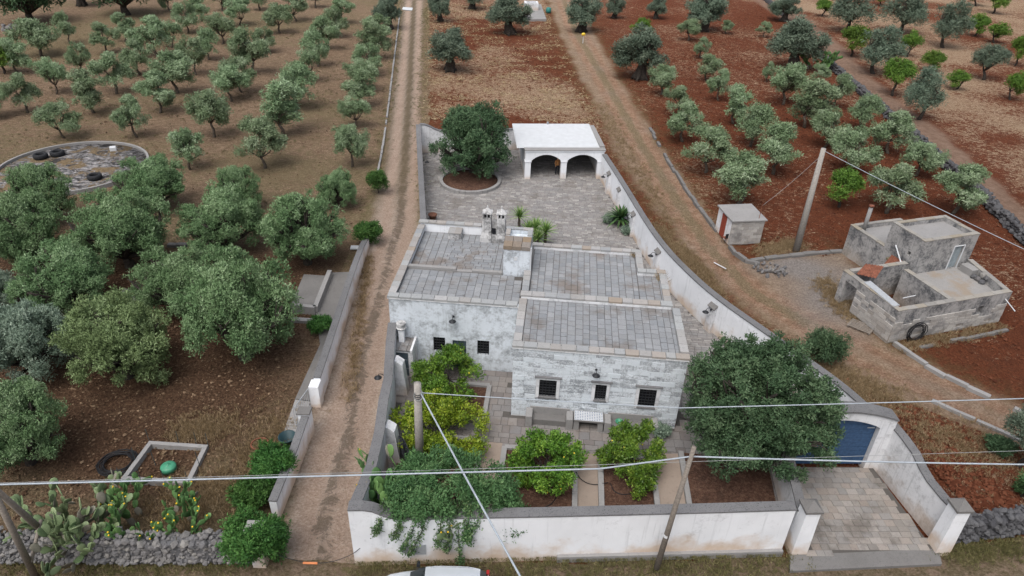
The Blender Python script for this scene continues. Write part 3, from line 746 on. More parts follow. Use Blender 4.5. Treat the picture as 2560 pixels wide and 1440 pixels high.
def lerp_line(pts, n):
    return along([Vector((p[0], p[1], 0)) for p in pts], n)
FW0 = P(887, 1405); FW1 = P(1985, 1376)
_fw = [FW0.lerp(FW1, s) for s in (0, .03, .05, .075, .10, .2, .4, .6, .8, .97)]
fwall = wall_run('front_garden_wall', 'long white front garden wall with grey coping facing the road', _fw, [3.22, 3.22, 3.12, 2.82, 2.62, 2.60, 2.58, 2.58, 2.60, 2.64], .42, WHITE, 1)
_pb = [FW0.lerp(FW1, s) for s in (.45, .97)]
mb = MB(); nrm = Vector((-(FW1 - FW0).y, (FW1 - FW0).x, 0)).normalized()
mb.prism([(p.x, p.y) for p in (_pb[0] - nrm * .16, _pb[1] - nrm * .16, _pb[1] - nrm * .002, _pb[0] - nrm * .002)], -.2, .16); mb.build('wall_footing', CONC, fwall)
# meter cabinet doors in the front wall, one small, one large
def on_front(u, z, d=0.0): return FW0.lerp(FW1, u) - nrm * d + Vector((0, 0, z))
for u0, u1, z0, z1 in ((.105, .120, .52, 1.02), (.127, .158, .42, 1.02)):
    q = [on_front(u0, z0, .002), on_front(u1, z0, .002), on_front(u1, z1, .002), on_front(u0, z1, .002)]
    r = [p - nrm * .03 for p in q]
    MB().add(q + r, [(4, 5, 6, 7), (0, 1, 5, 4), (1, 2, 6, 5), (2, 3, 7, 6), (3, 0, 4, 7)]).build('cabinet_door', GREYM, fwall)
# lane side wall from the front corner back to the house
_lw = [HF(-5.35, -9.45), HF(-5.42, -6.9), HF(-5.6, -4.8), HF(-5.95, -2.6), HF(-6.12, -.9), HF(-6.7, 2.0), HF(-6.95, 3.6)]
lane_wall = wall_run('lane_garden_wall', 'white garden wall with grey coping running from the front corner along the lane to the house', _lw, [3.20, 2.62, 2.58, 2.56, 2.55, 2.68, 2.85], .42, WHITE2, 1)
for b_, a_ in ((1.1, -6.35), (-3.9, -5.62)):
    m2 = MB(); m2.add([HF(a_ + x, b_ + y, z) for z, w_ in ((-.2, .55), (2.1, .34), (2.35, .0)) for x, y in ((-.1, -.28), (w_, -.28), (w_, .28), (-.1, .28))], [(k * 4 + j, k * 4 + (j + 1) % 4, k * 4 + 4 + (j + 1) % 4, k * 4 + 4 + j) for k in (0, 1) for j in range(4)] + [(8, 9, 10, 11)])
    m2.build('buttress', WHITE2, lane_wall)
lamp(HF(-6.62, -.35, 2.2), -HF.e1, 'black lamp on the lane side of the garden wall')
# courtyard left wall along the lane, and the back wall with its swept end
_cw = [HF(-7.35, 12.76), P(1054, 480, 0), P(1056, 430, 0), P(1058, 376, 0)]
_c0 = HF(-7.3, 12.76); _c1 = P(1052, 380, 0) + Vector((-.35, 0, 0))
left_court = wall_run('courtyard_lane_wall', 'white courtyard wall with grey coping beside the lane behind the house', [_c0, _c0.lerp(_c1, .33), _c0.lerp(_c1, .66), _c0.lerp(_c1, .9), _c1], [2.2, 2.2, 2.2, 2.3, 2.75], .40, WHITE2, -1)
_b1 = P(1300, 372, 0)
_bw = [_c1.lerp(_b1, s) for s in (0.035, .08, .13, .18, .22, .5, 1.0)]
back_wall = wall_run('courtyard_back_wall', 'white courtyard back wall with swept corner behind the big round tree', _bw, [2.75, 2.72, 2.5, 2.2, 2.05, 2.0, 2.0], .35, WHITE2, 1)
# curved courtyard wall on the track side
_rw = smooth_line([Vector((8.2, 60.6, 0)), Vector((9.15, 54.4, 0)), Vector((10.15, 46.8, 0)), Vector((10.8, 43.4, 0)), Vector((11.6, 40.6, 0)), Vector((12.9, 37.2, 0)), Vector((14.6, 34.2, 0)), Vector((16.6, 30.8, 0)), Vector((17.9, 28.4, 0)), Vector((18.75, 25.75, 0))], 2)
_n = len(_rw)
curve_wall = wall_run('curved_courtyard_wall', 'long curved white courtyard wall with buttresses beside the dirt track', _rw, [2.42 + .05 * math.sin(i) * 0 for i in range(_n)], .38, WHITE, -1)
def wall_at(y):
    for a, b in zip(_rw, _rw[1:]):
        if b.y <= y <= a.y:
            u = (a.y - y) / (a.y - b.y); tn = (b - a).normalized(); return a.lerp(b, u), Vector((tn.y, -tn.x, 0)) * -1 if False else Vector((tn.y, -tn.x, 0))
    return _rw[0], Vector((-1, 0, 0))
BUTT = [57.6, 54.2, 49.6, 43.7, 36.9]
for i, y in enumerate(BUTT):
    p, n_ = wall_at(y)
    n_ = n_ if n_.x < 0 else -n_
    tn = Vector((-n_.y, n_.x, 0)); D = .62; hw = .3
    vs = [p + tn * s * hw + n_ * d + Vector((0, 0, z)) for s in (-1, 1) for d, z in ((0, -.2), (D, -.2), (D - .08, 1.75), (0.0, 2.2))]
    MB().add(vs, [(0, 1, 2, 3), (7, 6, 5, 4), (1, 5, 6, 2), (0, 4, 5, 1)]).build('buttress', WHITE2, curve_wall)
    vs = [p + tn * s * (hw + .03) + n_ * d + Vector((0, 0, z)) for s in (-1, 1) for d, z in ((.01, 2.20), (D - .02, 1.74), (D + .03, 1.82), (.01, 2.34))]
    MB().add(vs, [(0, 1, 2, 3), (7, 6, 5, 4), (1, 5, 6, 2), (2, 6, 7, 3), (0, 4, 5, 1)]).build('buttress_cap', CONCD, curve_wall)
    if i in (0, 2, 3, 4):
        nm = {0: 'nearest the arched carport', 2: 'above the spiky cycad', 3: 'beside the rear roof corner', 4: 'nearest the big dark tree by the gate'}[i]
        lamp(p + n_ * (D - .06) + Vector((0, 0, 1.62)), n_, 'black lamp on the curved wall buttress ' + nm)
lamp(_c0.lerp(_c1, .18) + Vector((.42, 0, 1.6)), (1, 0, 0), 'black lamp on the lane-side courtyard wall near the house')
lamp(_c0.lerp(_c1, .74) + Vector((.42, 0, 1.6)), (1, 0, 0), 'black lamp on the lane-side courtyard wall near the round tree')
# ------------------------------------------------------------------ gate, wing walls and paved driveway
GP = [HF(18.25, -1.45), HF(13.9, -1.95)]                 # right and left gate piers (front centre)
def build_gate():
    g = thing('gateway', (GP[0] + GP[1]) / 2, 'white arched gateway with double blue gate behind the big dark tree', 'gate')
    d = (GP[0] - GP[1]).normalized(); n = Vector((-d.y, d.x, 0)); fr = Fr(GP[1].x, GP[1].y, math.degrees(math.atan2(d.y, d.x)))
    Wd = (GP[0] - GP[1]).length; a0, a1 = .30, Wd - .30
    w = MB()
    N = 16; zs, zr = 2.72, .50
    arc = [(a0 + (a1 - a0) * i / N, zs + zr * math.sin(math.pi * i / N) ** .8) for i in range(N + 1)]
    out = [(-.42 + (Wd + .84) * i / N, 3.22 + .52 * math.sin(math.pi * i / N) ** .9) for i in range(N + 1)]
    for b0, b1 in ((-.28, .34),):
        for i in range(N):
            p, q, r, s = arc[i], arc[i + 1], out[i + 1], out[i]
            w.add([fr(x, b, z) for b in (b0, b1) for x, z in (p, q, r, s)], [(0, 1, 2, 3), (7, 6, 5, 4), (0, 4, 5, 1), (3, 2, 6, 7)])
        for x0, x1, z in ((-.42, a0, zs), (a1, Wd + .42, zs)):
            w.box(x0, x1, b0, b1, -.2, z, fr)
        w.add([fr(x, b, z) for b in (b0, b1) for x, z in ((-.42, zs), (a0, zs), (-.42, 3.22))], [(0, 1, 2), (5, 4, 3), (0, 2, 5, 3)])
        w.add([fr(x, b, z) for b in (b0, b1) for x, z in ((a1, zs), (Wd + .42, zs), (Wd + .42, 3.22))], [(0, 1, 2), (5, 4, 3), (1, 4, 5, 2)])
    w.build('arch', WHITE2, g)
    c = MB()
    for i in range(N):
        r, s = out[i + 1], out[i]
        c.add([fr(x, b, z + dz) for dz in (.001, .10) for x, b, z in ((s[0], -.36, s[1]), (r[0], -.36, r[1]), (r[0], .42, r[1]), (s[0], .42, s[1]))], [(4, 5, 6, 7), (0, 1, 5, 4), (2, 3, 7, 6)] + ([(3, 0, 4, 7)] if i == 0 else []) + ([(1, 2, 6, 5)] if i == N - 1 else []))
    c.build('arch_coping', WALLCOP, g)
    mid = (a0 + a1) / 2
    for k, (x0, x1) in enumerate(((a0, mid - .008), (mid + .008, a1))):
        zt = lambda x: zs + zr * math.sin(math.pi * (min(max(x, a0), a1) - a0) / (a1 - a0)) ** .8 + .01
        lf = MB(); M = 8; xs = [x0 + (x1 - x0) * i / M for i in range(M + 1)]
        vs = [fr(x, b, z) for b in (.0, .05) for x in xs for z in (.03, zt(x))]
        m = 2 * (M + 1)
        lf.add(vs, [(2 * i, 2 * i + 2, 2 * i + 3, 2 * i + 1) for i in range(M)] + [(m + 2 * i + 1, m + 2 * i + 3, m + 2 * i + 2, m + 2 * i) for i in range(M)])
        leaf = lf.build('gate_leaf', BLUE, g)
        for j in range(9):
            z0 = .1 + j * .29
            MB().box(x0 + .02, x1 - .02, -.018, -.001, z0, z0 + .272, fr).build('gate_plank', BLUE, leaf)
    MB().box(a1 - .45, a1 - .08, -.04, -.019, 2.5, 2.55, fr).build('gate_bolt', GREYM, g)
    return g
build_gate()
PR = P(2346, 1366); PL = P(1992, 1376)
wing = wall_run('driveway_right_wall', 'white wing wall sweeping down from the gate to the right pyramid-capped pier', [GP[0] + Vector((.35, .15, 0)), GP[0].lerp(PR, .18) + Vector((.32, .1, 0)), GP[0].lerp(PR, .35) + Vector((.28, .05, 0)), GP[0].lerp(PR, .48) + Vector((.25, 0, 0)), GP[0].lerp(PR, .60) + Vector((.22, 0, 0)), GP[0].lerp(PR, .8) + Vector((.16, 0, 0)), PR + Vector((.1, .25, 0))], [2.62, 2.58, 2.45, 2.15, 1.98, 1.94, 1.98], .36, WHITE2, 1, n=None)
wing2 = wall_run('driveway_left_wall', 'white wing wall between the big dark tree bed and the driveway', [GP[1] + Vector((-.3, -.3, 0)), GP[1].lerp(PL, .5) + Vector((-.1, 0, 0)), PL + Vector((.0, .3, 0))], [2.3, 1.95, 2.1], .36, WHITE2, -1)
def pier(name, label, c, hw, h):
    t = thing(name, c, label, 'pier')
    fr = Fr(c.x, c.y, math.degrees(math.atan2((FW1 - FW0).y, (FW1 - FW0).x)))
    b = MB(); b.add([fr(x * s, y * s, z) for z, s in ((-.2, hw + .05), (h, hw)) for x, y in ((-1, -1), (1, -1), (1, 1), (-1, 1))], [(i, (i + 1) % 4, 4 + (i + 1) % 4, 4 + i) for i in range(4)] + [(4, 5, 6, 7)]); b.build('pier_shaft', WHITE, t)
    cp = MB(); cp.box(-hw - .07, hw + .07, -hw - .07, hw + .07, h + .001, h + .12, fr)
    cp.add([fr(x * (hw + .04), y * (hw + .04), h + .121) for x, y in ((-1, -1), (1, -1), (1, 1), (-1, 1))] + [fr(0, 0, h + .48)], [(0, 1, 4), (1, 2, 4), (2, 3, 4), (3, 0, 4)]); cp.build('pier_cap', CONCD, t)
pier('gate_pier', 'white pier with grey pyramid cap at the right front of the driveway', PR, .30, 2.62)
pier('gate_pier', 'white pier with grey pyramid cap at the right end of the front garden wall', PL + Vector((0, .15, 0)), .31, 2.62)

def paved(name, poly, z, rg, sa, sb, mes, fr, limit, joined_mat, base_mat, gap=.014, label_kind='structure', th=.06, piece_name='paving_slab'):
    """paving built stone by stone inside a polygon given in frame coordinates"""
    base = MB().prism(poly, z - .12, z - .022, fr).build(name, base_mat); base['kind'] = 'structure'
    A = [p[0] for p in poly]; B = [p[1] for p in poly]
    rects = []
    b = min(B)
    while b < max(B):
        w = rg.uniform(*sb); a = min(A) - rg.uniform(0, .4)
        while a < max(A):
            l = rg.uniform(*sa); rects.append((a + l / 2, b + w / 2, l, w)); a += l
        b += w
    X = np.array([r[0] for r in rects]); Y = np.array([r[1] for r in rects])
    ok = inside(poly, X, Y) & (dist_line(list(poly) + [poly[0]], X, Y) > .10)
    keep = [r for r, o in zip(rects, ok) if o]
    jm = MB(); n = 0
    keep.sort(key=lambda r: fr(r[0], r[1]).y)
    for a, b, l, w in keep:
        zz = z + rg.uniform(-.008, .006)
        if n < limit:
            piece(piece_name, rg.choice(mes), base, fr, a, b, zz - th / 2, l - gap, w - gap, th, rg.uniform(-.015, .015), (rg.uniform(-.012, .012), rg.uniform(-.012, .012))); n += 1
        else:
            jm.box(a - l / 2 + gap / 2, a + l / 2 - gap / 2, b - w / 2 + gap / 2, b + w / 2 - gap / 2, zz - th, zz, fr, rn=rg.random(), bv=.008)
    if jm.f: jm.build(piece_name, joined_mat, base, attr=True, kind='stuff')
    return base
def hl(w): d = Vector((w[0], w[1], 0)) - HF.o; return (d.dot(HF.e1), d.dot(HF.e2))
DF = Fr(FW1.x, FW1.y, math.degrees(math.atan2((FW1 - FW0).y, (FW1 - FW0).x)) - 2)
def dl(w): d = Vector((w[0], w[1], 0)) - DF.o; return (d.dot(DF.e1), d.dot(DF.e2))
paved('driveway_paving', [dl(PL + Vector((.35, -.3, 0))), dl(PR + Vector((-.3, -.25, 0))), dl(GP[0] + Vector((.2, -.2, 0))), dl(GP[1] + Vector((.0, -.2, 0)))], .03, random.Random(8), (.34, .56), (.30, .40), SLAB_M, DF, 300, PAVE_A, MORTAR)
ap = MB().prism([(p.x, p.y) for p in (P(1975, 1388), P(2345, 1372), P(2355, 1410), P(1975, 1428))], -.2, .012).build('driveway_apron', CONCD); ap['kind'] = 'structure'
# courtyard of small setts behind the house
_ct = [HF(-7.2, 12.7)] + [_c1 + Vector((.3, -.2, 0))] + [_b1 + Vector((0, -.2, 0)), Vector((.6, 66, 0)), Vector((7.4, 66.6, 0))] + [p + Vector((-.25, 0, 0)) for p in _rw[::3]] + [HF(17.2, -.9), HF(14.2, -1.3), HF(9.0, 1.0), HF(8.8, 4.5), HF(8.4, 8.25), HF(7.1, 8.3), HF(7.1, 10.6), HF(.1, 10.6), HF(.1, 12.7)]
paved('courtyard_paving', [hl(p) for p in _ct], .02, random.Random(12), (.26, .62), (.16, .30), SLAB_M, HF, 0, PAVE_A, MORTAR, gap=.02, piece_name='courtyard_sett')
# front garden slabs
_gp = [HF(-5.6, -8.9), HF(13.1, -6.7), HF(13.7, -2.2), HF(9.0, 1.0), HF(8.8, -.02), HF(-.05, -.02), HF(-.05, 3.6), HF(-6.9, 3.6), HF(-6.2, -.6)]
paved('garden_paving', [hl(p) for p in _gp], .02, random.Random(13), (.36, .7), (.36, .62), SLAB_M, HF, 0, GPAVE_A, MORTAR, gap=.02, piece_name='garden_slab')

# planting beds with stone kerbs
def bed(label, pts, kerbs, soil=.06, kz=.2, w=.26):
    t = thing('planting_bed', HF(*pts[0]).lerp(HF(*pts[2]), .5), label, 'planting bed', 'kerbed planting beds in the front garden')
    MB().prism(pts, -.1, soil, HF).build('bed_soil', BEDSOIL, t)
    rg = random.Random(len(label))
    for i in kerbs:
        p, q = pts[i], pts[(i + 1) % len(pts)]
        cope_run(t, HF, p[0], p[1], q[0], q[1], w, kz, .3, 1.25, rg, 'kerb_stone', KERB_M, .008)
KERB_M = [stone_unit('kerb_stone', CONC, .02, 50 + i) for i in range(3)]
bed('kerbed earth bed around the lemon tree nearest the front barred windows', [(-.1, -2.55), (3.5, -2.5), (3.5, -8.05), (-.1, -8.5)], (0, 1, 3))
bed('kerbed earth bed between the two narrow earth paths', [(4.75, -2.5), (7.35, -2.45), (7.35, -7.55), (4.75, -7.9)], (0, 1, 3))
bed('kerbed earth bed under the big dark tree', [(8.85, -1.8), (13.2, -1.9), (12.85, -6.75), (8.85, -7.3)], (3,))
bed('kerbed earth bed below the blotched left facade', [(-5.35, 2.05), (-1.4, 2.1), (-1.4, -.75), (-5.1, -.8)], (0, 1, 2, 3))
bed('earth bed in the front corner under the tangled shrubs', [(-5.3, -2.2), (-1.3, -2.2), (-1.3, -8.7), (-5.2, -9.2)], (0, 1))
EARTHP = m_stone('earth_path', [(.24, .19, .155), (.32, .265, .22)], dark=(.06, .05, .04), speck=.25, rand='noise')
for nm, pts in (('garden_path', [(3.63, -2.4), (4.62, -2.4), (4.62, -7.8), (3.63, -8.0)]), ('garden_path', [(7.48, -2.0), (8.72, -1.9), (8.72, -7.3), (7.48, -7.5)]), ('garden_path', [(-1.17, -2.2), (-.23, -2.2), (-.23, -8.4), (-1.17, -8.6)])):
    o = MB().prism(pts, -.1, .034, HF).build(nm, EARTHP); o['kind'] = 'structure'

# stone benches and tiled table against the facade
def bench(a0, a1, label):
    t = thing('stone_bench', HF((a0 + a1) / 2, -.4), label, 'bench', 'stone benches along the house front')
    MB().box(a0 + .36, a1 - .36, -.62, -.12, 0, .40, HF, bv=.02).build('seat', CONCD, t)
    MB().box(a0 + .2, a1 - .2, -.12, -.062, 0, .82, HF).build('backrest', CONC, t)
    for s in (a0, a1 - .36): MB().box(s, s + .355, -.80, -.06, 0, .72, HF, bv=.03).build('armrest', CONC, t)
bench(.82, 3.32, 'stone bench against the facade left of the tiled table')
bench(4.95, 7.75, 'stone bench against the facade right of the tiled table')
tt = thing('tiled_table', HF(4.1, -.4), 'small masonry table topped with white and blue tiles between the benches', 'table')
for s in (3.36, 4.62): MB().box(s, s + .28, -.78, -.08, 0, .66, HF).build('leg', CONC, tt)
MB().box(3.34, 4.92, -.84, -.06, .661, .76, HF, bv=.01).build('table_slab', CONCD, tt)
tl = MB()
for i in range(12):
    for j in range(6):
        a = 3.38 + i * .125; b = -.81 + j * .12; tl.box(a, a + .115, b, b + .11, .761, .772, HF); tl.box(a + .03, a + .085, b + .028, b + .082, .7725, .7735, HF, mi=1)
tl.build('tile_top', [WHITEP, BLUE], tt, kind='stuff')
gb = thing('plastic_basin', HF(5.75, -.36, .4), 'green plastic basin lying on the right stone bench', 'basin')
MB().lathe([(.0, .02), (.15, .03), (.19, .12), (.21, .12), (.16, 0), (0, 0)], HF(5.75, -.36, .402), 16).build('basin_bowl', GREENP, gb, True)

# ------------------------------------------------------------------ arched carport
CF = Fr(.80, 60.0, 5.5)
def build_carport():
    t = thing('carport', CF(3.5, 3), 'white open carport with two wide arches and white corrugated roof', 'carport')
    D = 6.3; Wd = 7.25; zt = 2.83
    f = MB()
    pil = [(0, .52), (3.33, 3.85), (6.72, 7.25)]
    for p0, p1 in pil: f.box(p0, p1, 0, .5, -.2, 1.75, CF)
    for x0, x1 in ((.52, 3.33), (3.85, 6.72)):
        N = 14; arc = [(x0 + (x1 - x0) * i / N, 1.75 + .62 * math.sin(math.pi * i / N) ** .75) for i in range(N + 1)]
        for p, q in zip(arc, arc[1:]):
            f.add([CF(x, b, z) for b in (0, .5) for x, z in (p, q, (q[0], zt - .18), (p[0], zt - .18))], [(0, 1, 2, 3), (7, 6, 5, 4), (0, 4, 5, 1)])
    for p0, p1 in pil:
        f.box(p0, p1, 0, .5, 1.75, zt - .18, CF)
        f.box(p0 - .05, p1 + .05, -.05, .55, 1.66, 1.75, CF)
    f.build('arcade', WHITE, t)
    MB().box(-.06, Wd + .06, -.06, .56, zt - .178, zt - .05, CF).build('cornice', WHITE, t)
    MB().box(-.1, Wd + .12, -.1, .58, zt - .049, zt + .03, CF, bv=.015).build('front_coping', CONC, t)
    MB().box(Wd - .35, Wd + .1, .582, D, zt - .3, zt + .16, CF).build('side_coping', CONC, t)
    s = MB(); s.box(0, .35, .502, D, -.2, zt - .18, CF); s.box(Wd - .3, Wd, .502, D, -.2, zt - .302, CF); s.box(.352, Wd - .302, D - .3, D, -.2, zt - .05, CF); s.build('side_wall', WHITE2, t)
    r = MB(); n = 27; A0, A1 = -.75, Wd - .36
    for i in range(n):
        b0 = .6 + (D - .45) * i / n; b1 = .6 + (D - .45) * (i + 1) / n; z0 = zt - .02 + i * .0075
        prof = [(b0, z0), (b0 + (b1 - b0) * .55, z0), (b0 + (b1 - b0) * .65, z0 + .07), (b0 + (b1 - b0) * .9, z0 + .07), (b1, z0 + .0075)]
        for p, q in zip(prof, prof[1:]):
            r.add([CF(A0, p[0], p[1]), CF(A1, p[0], p[1]), CF(A1, q[0], q[1]), CF(A0, q[0], q[1])], [(0, 1, 2, 3)])
    r.add([CF(A0, .6, zt - .06), CF(A1, .6, zt - .06), CF(A1, D + .15, zt + .14), CF(A0, D + .15, zt + .14)], [(3, 2, 1, 0)])
    r.build('corrugated_roof', WHITEP, t)
    MB().tube([CF(2.75, D + .05, zt + .1), CF(2.75, D + .05, zt + .45)], .09, 8).build('roof_vent', GREYM, t)
build_carport()

# ------------------------------------------------------------------ small pump hut
UF = Fr(16.86, 48.5, 9.0)
def build_hut():
    t = thing('pump_hut', UF(1.3, 1.4), 'small stone hut with red door and flat grey roof by the track', 'hut')
    rg = random.Random(5)
    w = MB(); w.box(.1, 2.55, .1, 2.65, -.2, 2.02, UF); w.build('wall', WHITE2, t)
    for i in range(8):
        z0 = i * .25; n = 6
        cuts = [0] + [(k + (.3 if i % 2 else -.1) + rg.uniform(-.1, .1)) * 2.65 / n for k in range(1, n)] + [2.65]
        for c0, c1 in zip(cuts, cuts[1:]):
            w_ = UF((c0 + c1) / 2, .055 + rg.uniform(-.015, .005), z0 + .125) - abs_loc(t); link('stone_block', rg.choice(RB_M), t, w_, (math.pi / 2, 0, UF.ang), (c1 - c0 - .012, .238, .11))
        cuts = [0.0, .55, 1.2, 1.25] if False else [.1, .45, 1.0]
        for c0, c1 in list(zip(cuts, cuts[1:])) + [(1.9, 2.35), (2.35, 2.7)]:
            w_ = UF(.05, (c0 + c1) / 2, z0 + .125) - abs_loc(t); link('stone_block', rg.choice(RW_M), t, w_, (math.pi / 2, 0, UF.ang - math.pi / 2), (c1 - c0 - .012, .238, .1))
    MB().box(.0, .08, 1.02, 1.88, 0, 1.85, UF).build('door', RED, t)
    MB().box(-.12, 2.78, -.12, 2.85, 2.021, 2.13, UF, bv=.02).build('roof', CONC, t)
    MB().tube([UF(2.2, .2, 2.1), UF(2.2, .2, 3.3)], .025, 6).build('antenna_mast', RUST, t)
RB_M = [stone_unit('stone_block', RUINB, .03, 60 + i) for i in range(4)]
RW_M = [stone_unit('stone_block', WHITE2, .02, 70 + i) for i in range(3)]
build_hut()

# ------------------------------------------------------------------ ruined farm building
KF = Fr(23.736, 36.026, 18.07)
def build_ruin():
    t = thing('ruined_farm_building', KF(5, 5), 'weathered grey stone farm building with open yard and upper room beside the track', 'building')
    rg = random.Random(9); R = RUIN
    yard = MB(); T = 2.36
    facade(yard, KF, .25, 9.4, -.2, T, 0, .35, [(6.95, 7.45, 1.0, 1.62)])
    lf = Fr(*KF(.25, 0).xy, math.degrees(KF.ang) + 90)      # left side, a runs into depth
    facade(yard, lf, .352, 5.1, -.2, T, -.35, .35, [(3.55, 4.65, -.2, 1.85)])
    yard.box(.602, 5.44, 4.75, 5.1, -.2, T, KF)             # yard back wall
    yard.box(4.45, 4.8, .352, 4.19, -.2, T, KF)             # wall between yard and terrace
    yard.prism([(9.05, .352), (9.4, .352), (10.35, 4.2), (10.0, 4.2)], -.2, T, KF)
    yard.build('yard_wall', R, t)
    MB().prism([(4.802, .352), (9.04, .352), (9.98, 4.19), (4.802, 4.19)], 1.6, 1.84, KF).build('terrace_floor', m_stone('dusty_terrace', [(.24, .235, .23), (.32, .31, .295)], rand='noise', stain=(.27, .20, .13)), t)
    MB().box(6.93, 7.47, .2, .24, .98, 1.64, KF).build('window_shutter', CONCD, t)
    # stones facing the front and left side
    def course(fr, a0, a1, z0, z1, nz, skip, L=.55):
        for i in range(nz):
            y0 = z0 + (z1 - z0) * i / nz; y1 = z0 + (z1 - z0) * (i + 1) / nz; zm = (y0 + y1) / 2
            n = int((a1 - a0) / L); cuts = [a0] + [a0 + (a1 - a0) * (k + rg.uniform(-.2, .2) + (.3 if i % 2 else 0)) / n for k in range(1, n)] + [a1]
            for c0, c1 in zip(cuts, cuts[1:]):
                if skip(c0, c1, zm) or rg.random() < .12: continue
                link('stone_block', rg.choice(RB_M), t, fr((c0 + c1) / 2, -.02 + rg.uniform(-.012, .01), zm) - abs_loc(t), (math.pi / 2, 0, fr.ang), (c1 - c0 - .02, y1 - y0 - .02, .06))
    course(KF, .27, 9.38, .0, 1.5, 6, lambda c0, c1, z: c1 > 6.9 and c0 < 7.5 and .95 < z < 1.66)
    lfm = Fr(*KF(.25, 5.1).xy, math.degrees(KF.ang) - 90)
    course(lfm, 1.6, 5.08, .1, 1.8, 6, lambda c0, c1, z: False)
    for a0, b0, a1, b1 in ((.2, .17, 9.4, .17), (.43, .36, .43, 5.1), (4.62, .36, 4.62, 4.15), (.7, 4.93, 5.4, 4.93)):
        cope_run(t, KF, a0, b0, a1, b1, .37, T + .05, .05, .8, rg, 'wall_cap_stone', CAP_M)
    cope_run(t, KF, 9.25, .36, 10.18, 4.15, .37, T + .05, .05, .8, rg, 'wall_cap_stone', CAP_M)
    # upper room and low rear room
    up = MB(); facade(up, KF, 5.46, 10.15, 1.7, 4.35, 4.2, .3, [(8.35, 9.15, 1.85, 3.6)])
    lf2 = Fr(*KF(5.46, 4.2).xy, math.degrees(KF.ang) + 90)
    facade(up, lf2, .302, 3.0, -.2, 4.35, -.3, .3, [(.75, 1.0, 2.85, 3.15), (.9, 1.9, -.2, 1.75)])
    up.box(9.85, 10.15, 4.502, 7.2, -.2, 4.35, KF); up.box(5.762, 9.848, 6.9, 7.2, -.2, 4.35, KF); up.box(5.76, 9.85, 4.5, 6.9, 3.9, 4.06, KF)
    up.build('upper_room_wall', R, t)
    MB().box(5.765, 9.845, 4.505, 6.895, 4.061, 4.075, KF).build('upper_roof', CONC, t)
    MB().box(5.66, 5.70, 5.1, 6.15, 0, 1.78, KF).build('lower_door', RED, t)
    MB().box(5.1, 5.455, 4.9, 6.4, 1.85, 2.0, KF).build('door_canopy', m_stone('mossy_slab', [(.12, .11, .07), (.20, .18, .12)], rand='noise'), t)
    dg = MB(); dg.box(8.33, 9.17, 4.32, 4.36, 1.84, 3.62, KF)
    dd = dg.build('upper_door', simple('grey_door', (.26, .30, .32), .6), t)
    for s in (8.36, 8.77): MB().box(s, s + .37, 4.30, 4.319, 1.9, 3.58, KF).build('door_leaf', simple('grey_door_leaf', (.24, .28, .30), .6), dd)
    fr_ = MB(); fr_.box(8.27, 8.33, 4.15, 4.199, 1.84, 3.68, KF); fr_.box(9.17, 9.23, 4.15, 4.199, 1.84, 3.68, KF); fr_.box(8.331, 9.169, 4.15, 4.199, 3.62, 3.68, KF); fr_.build('door_frame', WHITEP, dd)
    for a0, b0, a1, b1 in ((5.42, 4.35, 10.2, 4.35), (5.61, 4.52, 5.61, 7.2), (10.0, 4.52, 10.0, 7.2), (5.8, 7.05, 9.8, 7.05)): cope_run(t, KF, a0, b0, a1, b1, .32, 4.42, .07, .75, rg, 'wall_cap_stone', CAP_M)
    lw = MB(); facade(lw, lf2, 3.002, 6.5, -.2, 2.4, -.3, .3, []); lw.box(5.762, 10.1, 10.4, 10.7, -.2, 2.4, KF); lw.box(9.8, 10.1, 7.202, 10.398, -.2, 2.4, KF); lw.build('rear_room_wall', R, t)
    MB().box(5.763, 9.798, 7.202, 10.398, 2.0, 2.12, KF).build('rear_roof', CONC, t)
    cope_run(t, KF, 5.61, 7.2, 5.61, 10.72, .36, 2.47, .07, .8, rg, 'wall_cap_stone', CAP_M); cope_run(t, KF, 5.8, 10.55, 10.1, 10.55, .32, 2.47, .07, .8, rg, 'wall_cap_stone', CAP_M)
    MB().tube([KF(6.0, 9.9, 2.1), KF(6.0, 9.9, 4.25)], .15, 12).build('stove_pipe', CONC, t, True)
    MB().tube([KF(6.0, 9.9, 4.25), KF(6.0, 9.9, 4.38)], .19, 12).build('pipe_cap', RUST, t, True)
    MB().tube([KF(5.45, 6.3, 3.0), KF(4.95, 4.9, 2.3)], .045, 7).build('white_pipe', WHITEP, t)
    MB().tube([KF(9.0, -.02, 1.9), KF(9.3, -.75, 1.35)], .035, 6).build('white_spout', WHITEP, t)
    MB().tube([KF(3.4, 2.6, 1.2), KF(4.44, 2.6, 1.25)], .035, 6).build('white_tube', WHITEP, t)
    # rubble inside the terrace corner
    for k in range(6):
        vs, fs, me = ROCKS[k % len(ROCKS)]; link('loose_stone', me, t, KF(9.2 + .1 * k - (k % 3) * .1, 2.0 + .35 * (k % 4), 1.95 + .25 * (k // 4)) - abs_loc(t), (k, k * 2, k), (.5, .5, .4))
    MB().box(9.15, 9.8, 2.9, 3.9, 1.841, 2.35, KF, bv=.03).build('stone_trough', CONC, t)
    return t
CAP_M = [stone_unit('wall_cap_stone', m_stone('ochre_cap', [(.24, .23, .215), (.31, .295, .27), (.27, .235, .18)], speck=.5), .03, 80 + i) for i in range(3)]
ROCKS = [rock_unit('stone', DRYSTONE, i) for i in range(6)]
DROCKS = [rock_unit('stone', DARKSTONE, i) for i in range(6)]
RUIN_O = build_ruin()
